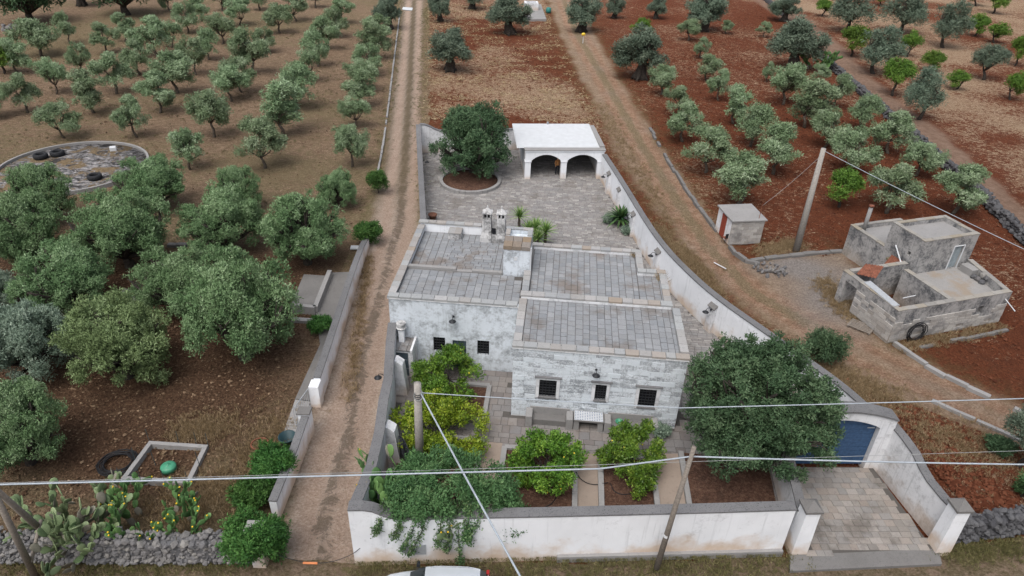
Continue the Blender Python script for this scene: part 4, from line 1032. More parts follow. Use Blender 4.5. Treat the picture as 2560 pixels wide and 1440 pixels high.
def corr_sheet(name, label, p0, p1, p2, p3, mat, n=6, amp=.03, group=None):
    """corrugated sheet between four corners (p0-p1 one end, p3-p2 the other)"""
    p0, p1, p2, p3 = map(Vector, (p0, p1, p2, p3)); nr = (p1 - p0).cross(p3 - p0).normalized()
    mb = MB(); vs = []
    m = n * 4
    for i in range(m + 1):
        u = i / m; h = nr * amp * math.sin(2 * math.pi * u * n)
        vs += [p0.lerp(p1, u) + h, p3.lerp(p2, u) + h, p0.lerp(p1, u) + h - nr * .012, p3.lerp(p2, u) + h - nr * .012]
    mb.add(vs, [f for i in range(m) for f in ((4 * i, 4 * i + 4, 4 * i + 5, 4 * i + 1), (4 * i + 3, 4 * i + 7, 4 * i + 6, 4 * i + 2))])
    t = thing(name, (p0 + p2) / 2, label, 'metal sheet', group)
    mb.build('sheet', mat, t, True)
corr_sheet('corrugated_sheet', 'rusty red corrugated sheet propped upright against the red doorway', KF(4.4, 5.25, 1.6), KF(4.9, 6.2, 1.6), KF(5.3, 6.2, 2.3), KF(5.3, 5.15, 2.35), RUST)
corr_sheet('corrugated_sheet', 'rusty red corrugated sheet lying across the yard wall corner', KF(1.6, 3.6, 2.43), KF(.7, 4.4, 2.43), KF(2.2, 5.3, 2.5), KF(3.2, 4.7, 2.5), RUST)
corr_sheet('corrugated_sheet', 'long grey corrugated sheet lying along the yard wall top', KF(.25, .5, 2.43), KF(.75, .5, 2.43), KF(1.0, 3.4, 2.45), KF(.45, 3.4, 2.45), GREYM, 4, .025)
# ------------------------------------------------------------------ left lane wall, its gate, lower wall and end pillar
_a = Vector((-10.95, 46.3, 0)); _b = Vector((-10.15, 28.9, 0))
lw1 = wall_run('lane_wall', 'long white wall with wide grey top on the left of the lane', [_a.lerp(_b, s) for s in (0, .12, .3, .5, .7, .9, 1)], [.62, 1.05, 1.28, 1.34, 1.34, 1.36, 1.42], .34, WHITE, -1)
MB().box(-10.62, -10.10, 28.25, 28.88, -.2, 1.36, bv=.02).build('end_pier', WHITE, lw1)
lw2 = wall_run('lane_wall', 'shorter white wall with grey top nearest the road on the left of the lane', [Vector((-10.02, 26.0, 0)), Vector((-10.03, 24.0, 0)), Vector((-10.05, 21.9, 0)), Vector((-10.08, 20.8, 0))], [1.30, 1.12, 1.10, 1.08], .32, WHITE, -1)
MB().box(-10.55, -9.98, 26.02, 26.5, -.2, 1.45, bv=.02).build('end_pier', WHITE, lw2)
MB().box(-10.6, -9.93, 25.97, 26.55, 1.451, 1.55, bv=.03).build('pier_cap', CONCD, lw2)
sg = thing('field_gate', (-10.5, 27.4, 0), 'small grey metal field gate standing open between the two lane walls', 'gate')
g = MB()
ga, gb_ = Vector((-10.62, 28.2, 0)), Vector((-10.95, 26.6, 0))
for z in (.12, 1.28): g.tube([ga + Vector((0, 0, z)), gb_ + Vector((0, 0, z))], .025, 6)
for i in range(11): p = ga.lerp(gb_, i / 10); g.tube([p + Vector((0, 0, .12)), p + Vector((0, 0, 1.28))], .014, 5)
g.build('gate_bars', GREYM, sg)
lp = thing('lane_pillar', (-10.15, 18.55, 0), 'white square pillar with grey slab cap half buried in the shrub beside the road', 'pier')
MB().box(-10.45, -9.9, 18.3, 18.85, -.2, 2.0, bv=.02).build('pillar_shaft', WHITE, lp)
MB().box(-10.52, -9.83, 18.23, 18.92, 2.001, 2.22, bv=.05).build('pillar_cap', CONC, lp)
ch = thing('lane_chain', (-8.5, 18.4, .3), 'thin chain with an orange sleeve hanging across the lane entrance', 'chain')
_cp = [Vector((-9.88, 18.5, .95)), Vector((-9.2, 18.45, .5)), Vector((-8.2, 18.4, .2)), Vector((-7.2, 18.45, .22)), Vector((-6.3, 18.6, .6)), Vector((-5.95, 18.72, .9))]
MB().tube(smooth_line(_cp, 2), .014, 5).build('chain_links', DARKM, ch); MB().tube([Vector((-8.35, 18.4, .22)), Vector((-7.75, 18.42, .2))], .05, 8).build('sleeve', simple('orange_plastic', (.55, .2, .08), .5), ch)
# concrete strip and old basin behind the lane wall
cs = MB().prism([(p.x, p.y) for p in (P(829, 682), P(884, 680), P(783, 1002), P(738, 998), P(800, 862), P(790, 782))], -.2, .03).build('concrete_strip', CONCD); cs['kind'] = 'structure'
cs = MB().prism([(p.x, p.y) for p in (P(738, 1000), P(776, 1005), P(742, 1100), P(705, 1092))], -.2, .026).build('concrete_strip', CONC); cs['kind'] = 'structure'
bs = thing('water_basin', P(775, 740), 'old concrete water basin with low rim beside the lane wall', 'basin')
def rim(pts, z0, z1, w, mat, par, nm='rim_wall'):
    for p, q in zip(pts, pts[1:]):
        d = (q - p).normalized(); n_ = Vector((-d.y, d.x, 0)) * w / 2
        MB().prism([(v.x, v.y) for v in (p - n_, q - n_, q + n_, p + n_)], z0, z1).build(nm, mat, par)
rim([P(735, 777), P(790, 782), P(826, 690)], -.1, .5, .3, CONC, bs)
MB().prism([(p.x, p.y) for p in (P(722, 776), P(788, 780), P(824, 692), P(760, 688))], -.1, .08).build('basin_floor', CONCD, bs)
rim([P(730, 800), P(815, 806)], -.1, .12, .35, CONC, bs, 'step')

# ------------------------------------------------------------------ dry stone walls
def dry_wall(label, p0, p1, h, th, limit, rocks, jmat, size=.24, name='dry_stone_wall', seed=1, lump=.18):
    rg = random.Random(seed); p0 = Vector(p0); p1 = Vector(p1); L = (p1 - p0).length; d = (p1 - p0) / L; n_ = Vector((-d.y, d.x, 0))
    t = thing(name, p0.lerp(p1, .5), label, 'dry stone wall')
    core = MB(); fr = Fr(p0.x, p0.y, math.degrees(math.atan2(d.y, d.x)))
    core.box(0, L, -th / 2 + .1, th / 2 - .1, -.2, h - .14, fr); core.build('core', jmat, t)
    spots = []
    nx = int(L / size)
    for i in range(nx + 1):
        u = i / nx * L
        hh = h * (1 + lump * math.sin(u * 1.3 + seed) * .5)
        nz = int(hh / (size * .8))
        for k in range(nz):
            z = (k + .45) * size * .8
            for s in (-1, 1): spots.append((u + rg.uniform(-.5, .5) * size * .6 + (k % 2) * size * .5, s * (th / 2 - .06 - .12 * z / h), z + rg.uniform(-.04, .04), s))
        m = max(1, int(th / size))
        for k in range(m): spots.append((u + rg.uniform(-.4, .4) * size, -th / 2 + (k + .5) * th / m + rg.uniform(-.06, .06), hh - .06 + rg.uniform(-.05, .1), 0))
    near = [q for q in spots if q[3] <= 0]; far = [q for q in spots if q[3] > 0]
    cam_ = Vector((0, 0, CAM_H)); near.sort(key=lambda q: (fr(q[0], q[1], q[2]) - cam_).length)
    jm = MB(); k = 0
    for (u, w, z, s) in near + far:
        sz = size * rg.choice((.7, .9, 1.0, 1.2, 1.5, 1.8)) * rg.uniform(.9, 1.1); c = fr(u, w, z); rot = (rg.uniform(-3, 3), rg.uniform(-3, 3), rg.uniform(-3, 3)); sc = (sz * rg.uniform(1, 1.4), sz, sz * rg.uniform(.7, .95))
        vs, fs, me = rg.choice(rocks)
        if k < limit and s <= 0: link('stone', me, t, c - abs_loc(t), (rot[0] * .2, rot[1] * .2, rot[2]), sc); k += 1
        else:
            R = Euler((rot[0] * .2, rot[1] * .2, rot[2])).to_matrix(); jm.add([c + R @ Vector((v.x * sc[0], v.y * sc[1], v.z * sc[2])) for v in vs], fs, 0, rg.random())
    if jm.f: jm.build('stone', jmat, t, attr=True, kind='stuff')
    return t
dry_wall('grey dry stone wall along the road in the left front corner', (-30, 18.0, 0), (-10.7, 18.75, 0), 1.25, .75, 300, ROCKS, DRYSTONE_A, .20, seed=2)
dry_wall('dark dry stone wall right of the driveway pier', (20.3, 21.1, 0), (30, 22.9, 0), 1.2, .7, 280, DROCKS, DARKSTONE_A, .21, seed=3)
_fl = pxs([(2058, 150), (2180, 258), (2320, 378), (2450, 496), (2640, 680)])
for i, (a, b) in enumerate(zip(_fl, _fl[1:])):
    lab = ['beginning at the old olive and cactus', 'past the far young olives', 'behind the last row of olives', 'at the right edge beyond the ruined building'][i]
    dry_wall('low dark dry stone wall beside the farm track ' + lab, (*a, 0), (*b, 0), .75, .7, 0, DROCKS, DARKSTONE_A, .34, seed=10 + i)
_fl = pxs([(1890, -20), (1960, 40)])
dry_wall('low dark dry stone wall at the top edge near the old olive', (*_fl[0], 0), (*_fl[1], 0), .7, .7, 0, DROCKS, DARKSTONE_A, .4, seed=15)

# ------------------------------------------------------------------ low kerbs beside the tracks
def kerb(label, px, h, w, mat, jit=.06):
    pts = smooth_line([P(a, b, 0) for a, b in px], 1)
    t = thing('stone_kerb', pts[len(pts) // 2], label, 'kerb')
    rg = random.Random(len(label)); ln = sum((b - a).length for a, b in zip(pts, pts[1:])); n = max(2, int(ln / 1.1)); q = along(pts, n)
    for a, b in zip(q, q[1:]):
        d = b - a; c = (a + b) / 2 + Vector((rg.uniform(-jit, jit), rg.uniform(-jit, jit), 0))
        if rg.random() < jit * 1.6: continue
        link('kerb_stone', rg.choice(mat), t, Vector((c.x, c.y, h / 2 - .08 + rg.uniform(-.06, .03))) - abs_loc(t), (rg.uniform(-.02, .02), rg.uniform(-.02, .02), math.atan2(d.y, d.x)), (d.length - .02, w * rg.uniform(.85, 1.1), h + .16))
KD_M = [stone_unit('kerb_stone', CONCD, .05, 90 + i) for i in range(3)]
kerb('low grey kerb wall beside the track running down to the pump hut', [(1625, 320), (1660, 385), (1720, 480), (1770, 550), (1792, 580)], .16, .3, KD_M)
kerb('curved low kerb from the pump hut round the gravel yard', [(1826, 618), (1842, 640), (1866, 656), (1900, 662)], .22, .3, KD_M)
kerb('low grey kerb between the gravel yard and the red field', [(1880, 652), (1960, 640), (2040, 632), (2108, 628)], .12, .4, KD_M)
kerb('pale kerb beside the track below the ruined building', [(2232, 856), (2300, 905), (2380, 950), (2470, 990), (2600, 1050)], .14, .3, KERB_M)
kerb('short pale kerb in front of the ruined building', [(2300, 868), (2390, 850), (2520, 825)], .08, .22, KD_M)
kerb('narrow pale kerb between the gate field and the track', [(2330, 1002), (2400, 1035), (2470, 1062), (2560, 1105)], .10, .24, KERB_M)
kerb('thin pale kerb along the far left edge of the lane', [(945, 430), (958, 360), (968, 290), (980, 190), (990, 110), (1000, 30)], .1, .2, KERB_M, .01)
kerb('short grey kerb among the big olives', [(165, 618), (230, 620)], .2, .4, KD_M)
kerb('short grey kerb behind the middle big olives', [(420, 614), (470, 616)], .2, .4, KD_M)

# ------------------------------------------------------------------ round tree planter and threshing floor
pc = Vector((-4.15, 58.85, 0))
pl = thing('round_planter', pc, 'round stone tree planter in the courtyard', 'planter')
rg = random.Random(21)
for i in range(34):
    a = 2 * math.pi * (i + .5) / 34
    link('rim_stone', rg.choice(KERB_M), pl, Vector((math.cos(a) * 2.65, math.sin(a) * 2.65, .12)), (0, 0, a + math.pi / 2), (.475, .3, .36))
MB().lathe([(2.52, -.1), (2.52, .16), (1.2, .22), (0, .24)], pc, 32).build('planter_soil', BEDSOIL, pl, True)
AC = Vector((-40.4, 58.9, 0)); AR = 6.2
tf = thing('threshing_floor', AC, 'round old threshing floor of bare pale rock with whitewashed rim', 'threshing floor')
for i in range(60):
    a = 2 * math.pi * i / 60
    if 3.55 < a < 5.0: continue
    link('rim_stone', rg.choice(KERB_M), tf, Vector((math.cos(a) * AR, math.sin(a) * AR * .98, .06)), (0, 0, a + math.pi / 2), (.67, .2, .4))
def m_rock():
    k = NT('bare_rock', .95, .1)
    f = k.noise(.5, 8, .72, None, 1.2); g = k.noise(6, 6, .75)
    c = k.ramp(k.noise(1.6, 8, .75, k.pos(1, 2, 1, .5)), [(.36, (.018, .018, .022)), (.5, (.17, .165, .165)), (.66, (.42, .40, .39))])
    c = k.mix(k.math('MULTIPLY', k.step(k.noise(.8, 6, .7, None, 1.0), .50, .58), .85), c, (.022, .02, .02))
    c = k.mix(k.step(f, .50, .57), c, k.ramp(g, [(.3, (.085, .06, .035)), (.7, (.22, .165, .10))]))
    k.bump(f, .9, .25)
    return k.col(c)
MB().lathe([(AR - .12, -.05), (AR - .12, .03), (AR * .5, .08), (0, .1)], AC, 48).build('rock_floor', m_rock(), tf, True)
def tyre(loc, r, label, tilt=(0, 0, 0)):
    t = thing('tyre', loc, label, 'tyre', 'old black tyres on the threshing floor'); w = r * .34
    prof = [(r * .58, -w * .5), (r * .62, -w), (r * .86, -w * 1.05), (r, -w * .7), (r, w * .7), (r * .86, w * 1.05), (r * .62, w), (r * .58, w * .5), (r * .56, 0), (r * .58, -w * .5)]
    m = MB().lathe(prof, (0, 0, 0), 22).mesh('tread', RUBBER, True)
    link('tread', m, t, (0, 0, w), tilt)
tyre(P(103, 395, .1), .62, 'left of the two touching black tyres at the back of the threshing floor')
tyre(P(145, 388, .1), .62, 'right of the two touching black tyres at the back of the threshing floor')
tyre(P(238, 447, .08), .60, 'black tyre lying alone at the front of the threshing floor')
wb = thing('white_block', P(284, 377, .05), 'small white block near the right rim of the threshing floor', 'block')
MB().box(-.28, .28, -.25, .25, 0, .42, Fr(*P(284, 377).xy, 25), bv=.04).build('block', WHITEP, wb)

# ------------------------------------------------------------------ fenced square plot with septic lid
SQ = [Vector((-17.91, 25.11, 0)), Vector((-14.9, 24.98, 0)), Vector((-14.81, 22.47, 0)), Vector((-18.1, 22.56, 0))]
sq = thing('square_plot', (SQ[0] + SQ[2]) / 2, 'square concrete kerb frame with thin posts around a green lid', 'concrete frame')
for i in range(4):
    p, q = SQ[i], SQ[(i + 1) % 4]; d = (q - p).normalized(); n_ = Vector((d.y, -d.x, 0)) * .22
    MB().prism([(v.x, v.y) for v in (p + d * (.221 if i % 2 else 0), q - d * (.221 if i % 2 else 0), q - d * (.221 if i % 2 else 0) + n_, p + d * (.221 if i % 2 else 0) + n_)][::-1], -.15, .17).build('kerb_beam', CONC, sq)
for i, (u, v) in enumerate(((0, 0), (.5, 0), (.8, 0), (1, 0), (1, .5), (1, 1), (.65, 1), (.3, 1), (0, 1), (0, .5), (.33, .55))):
    p = SQ[0].lerp(SQ[1], u).lerp(SQ[3].lerp(SQ[2], u), v); MB().tube([p, p + Vector((.04 * math.sin(i), 0, .95))], .016, 5).build('post', simple('post_green', (.045, .07, .075), .6), sq)
gl = thing('septic_lid', P(423, 1172), 'green domed plastic lid inside the square concrete frame', 'lid')
MB().lathe([(.36, 0), (.36, .22), (.33, .27), (.2, .32), (.06, .33), (.05, .37), (0, .38)], P(423, 1174), 20).build('dome', GREENP, gl, True)
def coil(c, r, loops, label, seed, vertical=None, rad=.022, name='hose_coil'):
    rg = random.Random(seed); t = thing(name, c, label, 'hose')
    pts = []
    for i in range(loops * 20):
        a = 2 * math.pi * i / 20; rr = r * (1 + .22 * math.sin(i * .13 + seed) + rg.uniform(-.04, .04)); z = .03 + .10 * (i / (loops * 20)) + rg.uniform(0, .03)
        if vertical is None: pts.append(c + Vector((rr * math.cos(a), rr * math.sin(a) * .9, z)))
        else: pts.append(c + vertical * (rr * math.cos(a)) + Vector((0, 0, r + rr * math.sin(a))) + Vector((vertical.y, -vertical.x, 0)) * z * 1.5)
    MB().tube(pts, rad, 5).build('hose', HOSE, t, True)
coil(P(295, 1160), .78, 11, 'big coil of black irrigation hose left of the square frame', 3, rad=.025)
coil(KF(2.1, -.12, 0), .62, 7, 'coil of black hose leaning on the front of the ruined building', 5, KF.e1)
rm = thing('rusty_ring', P(650, 1112), 'rusty iron ring lying in dry grass near the lane wall', 'ring'); _c = P(650, 1112)
MB().tube([_c + Vector((.42 * math.cos(a), .4 * math.sin(a), .08)) for a in [2 * math.pi * i / 24 for i in range(25)]], .04, 6).build('ring', RUST, rm, True)
br = thing('water_tub', P(722, 1108), 'dark teal tub behind the round shrub at the lane wall', 'tub'); MB().lathe([(.34, 0), (.42, .55), (.45, .56), (.45, .6), (.40, .6), (.33, .05), (0, .04)], P(722, 1112), 16).build('tub_wall', simple('teal_plastic', (.02, .05, .06), .5), br, True)

# ------------------------------------------------------------------ poles and cables
def pole(name, label, base, top, r0, r1, mat, cat='pole'):
    t = thing(name, base, label, cat); MB().tube([Vector(base) - Vector((0, 0, .3)), Vector(base).lerp(Vector(top), .5), top], [r0, (r0 + r1) / 2, r1], 12).build('shaft', mat, t, True); return t
b1 = P(1050, 1172); t1 = b1 + Vector((.12, -.1, 5.5)); cp_ = pole('utility_pole', 'thick round concrete pole rising from the front garden citrus', b1, t1, .225, .165, POLEC)
for i in range(3): MB().tube([t1 + Vector((.18 * math.cos(a), .18 * math.sin(a), -.55 - .12 * i)) for a in [2 * math.pi * k / 12 for k in range(13)]], .018, 5).build('band', DARKM, cp_)
MB().tube(smooth_line([t1 + Vector((.16, -.1, -.3)), t1 + Vector((.3, -.1, -.6)), t1 + Vector((.05, -.22, -.9)), t1 + Vector((-.2, -.15, -.7)), t1 + Vector((-.1, -.2, -.35))], 2), .02, 5).build('wire_tangle', CABLED, cp_)
b2 = P(1640, 1422); t2 = b2 + Vector((.45, .12, 7.1)); p2_ = pole('utility_pole', 'slim leaning wooden pole standing at the roadside before the front wall', b2, t2, .13, .085, POLEW)
MB().tube([b2.lerp(t2, .29), b2.lerp(t2, .31)], .115, 12).build('white_band', WHITEP, p2_)
b3 = P(1990, 627); t3 = b3 + Vector((-.05, .1, 8.35)); p3_ = pole('utility_pole', 'tall grey pole between the pump hut and the ruined building', b3, t3, .27, .17, POLEC)
AX = (P(88, 1440) + P(136, 1347)) / 2
apex = P(-24, 1212, 6.6)
af = thing('aframe_pole', P(110, 1390), 'wooden A-frame pole at the left front corner behind the dry stone wall', 'pole')
for q in (P(88, 1442), P(136, 1349)): MB().tube([q - Vector((0, 0, .2)), apex], [.14, .10], 10).build('leg', POLEW, af, True)
l1, l2 = P(88, 1442), P(136, 1349); MB().tube([l1.lerp(apex, .22) + Vector((.1, 0, -.2)), l2.lerp(apex, .30) + Vector((.15, .1, .25))], .07, 8).build('crosspiece', POLEW, af, True)
def cable(label, pts, r, mat, sag=.0, name='overhead_cable'):
    pts = [Vector(p) for p in pts]; t = thing(name, pts[0], label, 'cable', 'overhead cables'); out = []
    for a, b in zip(pts, pts[1:]):
        for i in range(15): u = i / 14; out.append(a.lerp(b, u) - Vector((0, 0, sag * 4 * u * (1 - u))))
    MB().tube(out, r, 6).build('strand', mat, t, True)
clamp = b2.lerp(t2, .93)
cable('thick grey cable along the road from the wooden A-frame to the slim leaning pole', [apex, P(1500, 1172, clamp.z), clamp], .032, CABLE)
cable('thick grey cable running right from the slim leaning pole across the driveway', [clamp, P(2700, 1163, clamp.z + .2)], .032, CABLE, .06)
cable('twisted grey cable dropping from the concrete pole towards the road', [t1 + Vector((.15, -.1, -.5)), P(1165, 1195, 5.3), P(1312, 1462, 5.5)], .04, CABLE)
cable('grey cable from the concrete pole across the facade to the right', [t1 + Vector((.15, -.1, -.45)), P(1700, 1020, 6.4), P(2700, 992, 8.4)], .022, CABLE, .02)
cable('thin dark wire above the front garden running across the whole view', [P(-150, 1212, 5.6), P(1100, 1175, 5.5), P(2700, 1122, 5.6)], .009, CABLED)
cable('cable from the tall grey pole passing over the ruined building', [t3 + Vector((0, 0, -.15)), P(2640, 660, 6.5)], .022, CABLE, .1)
cable('thin wire from the tall grey pole down to the pump hut mast', [t3 + Vector((0, 0, -.5)), UF(2.2, .2, 3.2)], .012, CABLED, .15)

# ------------------------------------------------------------------ silver car, front towards the left
def build_car():
    t = thing('parked_car', (-2.65, 16.95, 0), 'silver estate car parked under the front garden wall, cut by the bottom edge', 'car')
    cf = Fr(-2.65, 16.92, 1.5)
    paint = NT('silver_paint', .22, .5); paint.b.inputs['Metallic'].default_value = .35; paint.b.inputs['Coat Weight'].default_value = .6; paint.b.inputs['Coat Roughness'].default_value = .08
    paint = paint.col((.60, .64, .68))
    glass = NT('car_glass', .06, .6).col((.012, .018, .02))
    #       x     half   zlow  zbelt  (outer shell, front at -2.2)
    prof = [(-2.20, .55, .32, .52), (-2.12, .72, .24, .68), (-1.85, .82, .20, .78), (-1.3, .87, .20, .88), (-.95, .88, .20, .94), (.3, .89, .20, .97), (1.3, .88, .22, .99), (1.85, .86, .25, 1.0), (2.12, .80, .32, .98), (2.18, .72, .42, .85)]
    b = MB(); vs = []
    for x, w, z0, z1 in prof:
        for s, z in ((-.92, z0), (-1.0, (z0 + z1) * .5), (-.97, z1 - .05), (-.88, z1), (-.4, z1 + .025), (.4, z1 + .025), (.88, z1), (.97, z1 - .05), (1.0, (z0 + z1) * .5), (.92, z0)): vs.append(cf(x, s * w, z))
    m = 10; n = len(prof)
    fs = [(i * m + k, (i + 1) * m + k, (i + 1) * m + (k + 1) % m, i * m + (k + 1) % m) for i in range(n - 1) for k in range(m)] + [tuple(range(m)), tuple((n - 1) * m + k for k in range(m - 1, -1, -1))]
    b.add(vs, fs); b.build('body', paint, t, True)
    # greenhouse: roof skin and glass
    st = [(-1.02, .74, .955), (-.38, .665, 1.40), (.05, .65, 1.475), (.9, .65, 1.485), (1.45, .64, 1.45), (1.80, .62, 1.36), (2.10, .70, .99)]
    def ring(x, w, z, e=0.0): return [cf(x, -w - e, z), cf(x, -w * .75, z + .035), cf(x, 0, z + .05), cf(x, w * .75, z + .035), cf(x, w + e, z)]
    r = MB(); v = []
    for x, w, z in st[1:6]: v += ring(x, w, z)
    r.add(v, [(i * 5 + k, (i + 1) * 5 + k, (i + 1) * 5 + k + 1, i * 5 + k + 1) for i in range(4) for k in range(4)]); r.build('roof', paint, t, True)
    ws = MB(); ws.add(ring(*st[0]) + ring(*st[1]), [(k, 5 + k, 6 + k, k + 1) for k in range(4)]); ws.build('windscreen', glass, t, True)
    rw = MB(); rw.add(ring(*st[5]) + ring(*st[6]), [(k, 5 + k, 6 + k, k + 1) for k in range(4)]); rw.build('rear_window', glass, t, True)
    for s in (-1, 1):
        q = MB(); pts_t = [(x, s * w, z) for x, w, z in st[1:6]]; lows = [-.98, .05, .9, 1.45, 2.05]
        v = [cf(*p) for p in pts_t] + [cf(x, s * .85, .985) for x in lows]
        f = [(i, i + 1, 6 + i, 5 + i) for i in range(4)]; q.add(v, f if s < 0 else [tuple(reversed(k)) for k in f]); sw = q.build('side_window', glass, t)
        for x0, x1 in ((.0, .1), (.95, 1.05)): MB().add([cf(x0, s * .858, .98), cf(x1, s * .858, .98), cf(x1, s * .66, 1.478), cf(x0, s * .66, 1.474)], [(0, 1, 2, 3)] if s < 0 else [(3, 2, 1, 0)]).build('window_pillar', paint, sw)
        MB().tube(smooth_line([cf(-.15, s * .60, 1.47), cf(.0, s * .60, 1.54), cf(1.3, s * .59, 1.535), cf(1.5, s * .585, 1.46)], 1), .018, 6).build('roof_rail', GREYM, t, True)
        mm = MB(); mm.add([cf(-.72 + x, s * (.93 + y), 1.0 + z) for x, y, z in ((-.08, 0, -.02), (.06, 0, -.02), (.06, .2, 0), (-.06, .2, 0), (-.07, .02, .14), (.05, .02, .14), (.05, .19, .13), (-.05, .19, .13))], [(0, 1, 5, 4), (1, 2, 6, 5), (2, 3, 7, 6), (3, 0, 4, 7), (4, 5, 6, 7), (3, 2, 1, 0)]); mm.build('wing_mirror', paint if s < 0 else DARKM, t)
        MB().add([cf(-2.14, s * .5, .56), cf(-1.98, s * .79, .6), cf(-1.72, s * .80, .74), cf(-1.98, s * .52, .70)], [(0, 1, 2, 3)] if s > 0 else [(3, 2, 1, 0)]).build('headlight', simple('lamp_glass', (.5, .52, .54), .15), t)
        MB().box(2.05, 2.17, s * .72 - .09, s * .72 + .09, .62, 1.05, cf).build('tail_light', simple('red_lens', (.3, .02, .02), .25), t)
        for x in (-1.35, 1.3):
            w = MB(); c = cf(x, s * .80, .31)
            ax = cf.e2 * s
            pts = [c - ax * .1, c + ax * .1]
            w.tube(pts, .31, 20); wh = w.build('wheel', RUBBER, t, False)
            MB().tube([c + ax * .1, c + ax * .112], .2, 16).build('rim', GREYM, wh)
    MB().tube([cf(1.55, -.3, 1.46), cf(1.7, -.3, 1.62)], .012, 5).build('aerial', DARKM, t)
build_car()

# ------------------------------------------------------------------ person standing behind the middle carport pillar
def build_person():
    base = CF(3.16, 1.05, .02)
    J = {'pel': (0, 0, .94), 'wst': (0, 0, 1.08), 'chs': (0, .0, 1.30), 'nek': (0, 0, 1.48), 'hd0': (0, -.01, 1.57), 'hd1': (0, -.015, 1.70),
         'hl': (.10, 0, .90), 'kl': (.11, -.02, .50), 'al': (.11, .01, .09), 'tl': (.12, -.15, .04), 'hr': (-.10, 0, .90), 'kr': (-.12, -.01, .50), 'ar': (-.13, .02, .09), 'tr': (-.15, -.14, .04),
         'sl': (.19, 0, 1.42), 'el': (.25, .02, 1.14), 'wl': (.24, -.10, .90), 'fl': (.235, -.14, .80), 'sr': (-.19, 0, 1.42), 'er': (-.25, .02, 1.14), 'wr': (-.23, -.12, .92), 'fr': (-.225, -.17, .83)}
    E_ = [('pel', 'wst'), ('wst', 'chs'), ('chs', 'nek'), ('nek', 'hd0'), ('hd0', 'hd1'), ('pel', 'hl'), ('hl', 'kl'), ('kl', 'al'), ('al', 'tl'), ('pel', 'hr'), ('hr', 'kr'), ('kr', 'ar'), ('ar', 'tr'), ('chs', 'sl'), ('sl', 'el'), ('el', 'wl'), ('wl', 'fl'), ('chs', 'sr'), ('sr', 'er'), ('er', 'wr'), ('wr', 'fr')]
    R_ = {'pel': .14, 'wst': .13, 'chs': .15, 'nek': .06, 'hd0': .085, 'hd1': .085, 'hl': .10, 'kl': .07, 'al': .05, 'tl': .04, 'hr': .10, 'kr': .07, 'ar': .05, 'tr': .04, 'sl': .075, 'el': .055, 'wl': .038, 'fl': .035, 'sr': .075, 'er': .055, 'wr': .038, 'fr': .035}
    names = list(J); me = bpy.data.meshes.new('body'); me.from_pydata([J[k] for k in names], [(names.index(a), names.index(b)) for a, b in E_], [])
    o = bpy.data.objects.new('body', me); COL.objects.link(o)
    sk = o.modifiers.new('skin', 'SKIN'); o.modifiers.new('sub', 'SUBSURF').levels = 2
    for k, sv in zip(names, me.skin_vertices[0].data): sv.radius = (R_[k], R_[k] * (.78 if k in ('pel', 'wst', 'chs') else 1)); sv.use_root = (k == 'pel')
    dg = bpy.context.evaluated_depsgraph_get(); ev = bpy.data.meshes.new_from_object(o.evaluated_get(dg)); bpy.data.objects.remove(o)
    jacket = simple('ochre_jacket', (.36, .17, .06), .85); trous = simple('dark_trousers', (.012, .014, .02), .85); skin = simple('skin', (.45, .27, .19), .6, .05); shoe = simple('dark_shoe', (.02, .015, .012), .6)
    ev.materials.clear()
    for m in (jacket, trous, skin, shoe): ev.materials.append(m)
    for p in ev.polygons:
        c = p.center; p.use_smooth = True
        p.material_index = 2 if (c.z > 1.49 or (abs(c.x) > .2 and c.z < .93)) else 0 if c.z > .93 else 3 if c.z < .1 else 1
    t = thing('person', base, 'person in ochre jacket and dark trousers standing half hidden behind the middle carport pillar', 'person', rz=math.radians(20))
    link('body', ev, t)
    hr = MB(); hr.lathe([(.0, .115), (.05, .105), (.085, .06), (.093, .0), (.088, -.04), (.0, -.05)], (0, .012, 1.70), 12); h = link('hair', hr.mesh('hair', simple('dark_hair', (.02, .014, .01), .8), True), t)
build_person()

# ------------------------------------------------------------------ small things lying about
def rubble(label, c, n, r, sz, seed, mat=None):
    rg = random.Random(seed); t = thing('rubble_heap', c, label, 'rubble')
    for i in range(n):
        a = rg.uniform(0, 6.28); q = r * rg.random() ** .6; z = max(.05, .35 * (1 - q / r) * rg.random())
        vs, fs, me = rg.choice(ROCKS); s = sz * rg.uniform(.6, 1.4); link('rubble_stone', me, t, (q * math.cos(a), q * math.sin(a) * .8, z), (rg.uniform(0, 3), rg.uniform(0, 3), rg.uniform(0, 6)), (s * 1.5, s, s * .8))
rubble('heap of pale rubble stones on the gravel yard', P(1928, 676), 46, 1.3, .22, 4)
rubble('small stone heap beside the far left big tree', P(20, 72), 26, 2.4, .5, 6)
rubble('scattered grey stones among the big left olives', P(330, 755), 30, 1.8, .4, 7)
pal = thing('wooden_pallet', P(2152, 818), 'grey wooden pallet lying beside the ruined building wall', 'pallet'); pf = Fr(*P(2152, 818).xy, -42)
for i in range(6): MB().box(-.75, .75, -.5 + i * .18, -.5 + i * .18 + .11, .08, .10, pf).build('slat', POLEW, pal)
for x in (-.72, -.05, .62): MB().box(x, x + .1, -.52, .5, 0, .079, pf).build('bearer', POLEW, pal)
wp = thing('white_pipe', P(1805, 668), 'thin white pipe lying across the dirt track', 'pipe'); MB().tube([P(1785, 656, .04), P(1815, 672, .04)], .04, 6).build('pipe', WHITEP, wp)
po = thing('flower_pot', P(1082, 548), 'terracotta pot beside the courtyard wall behind the house', 'pot'); MB().lathe([(.2, 0), (.34, .42), (.37, .43), (.37, .5), (.31, .5), (.3, .4), (0, .38)], P(1082, 549), 16).build('pot_wall', TERRA, po, True)
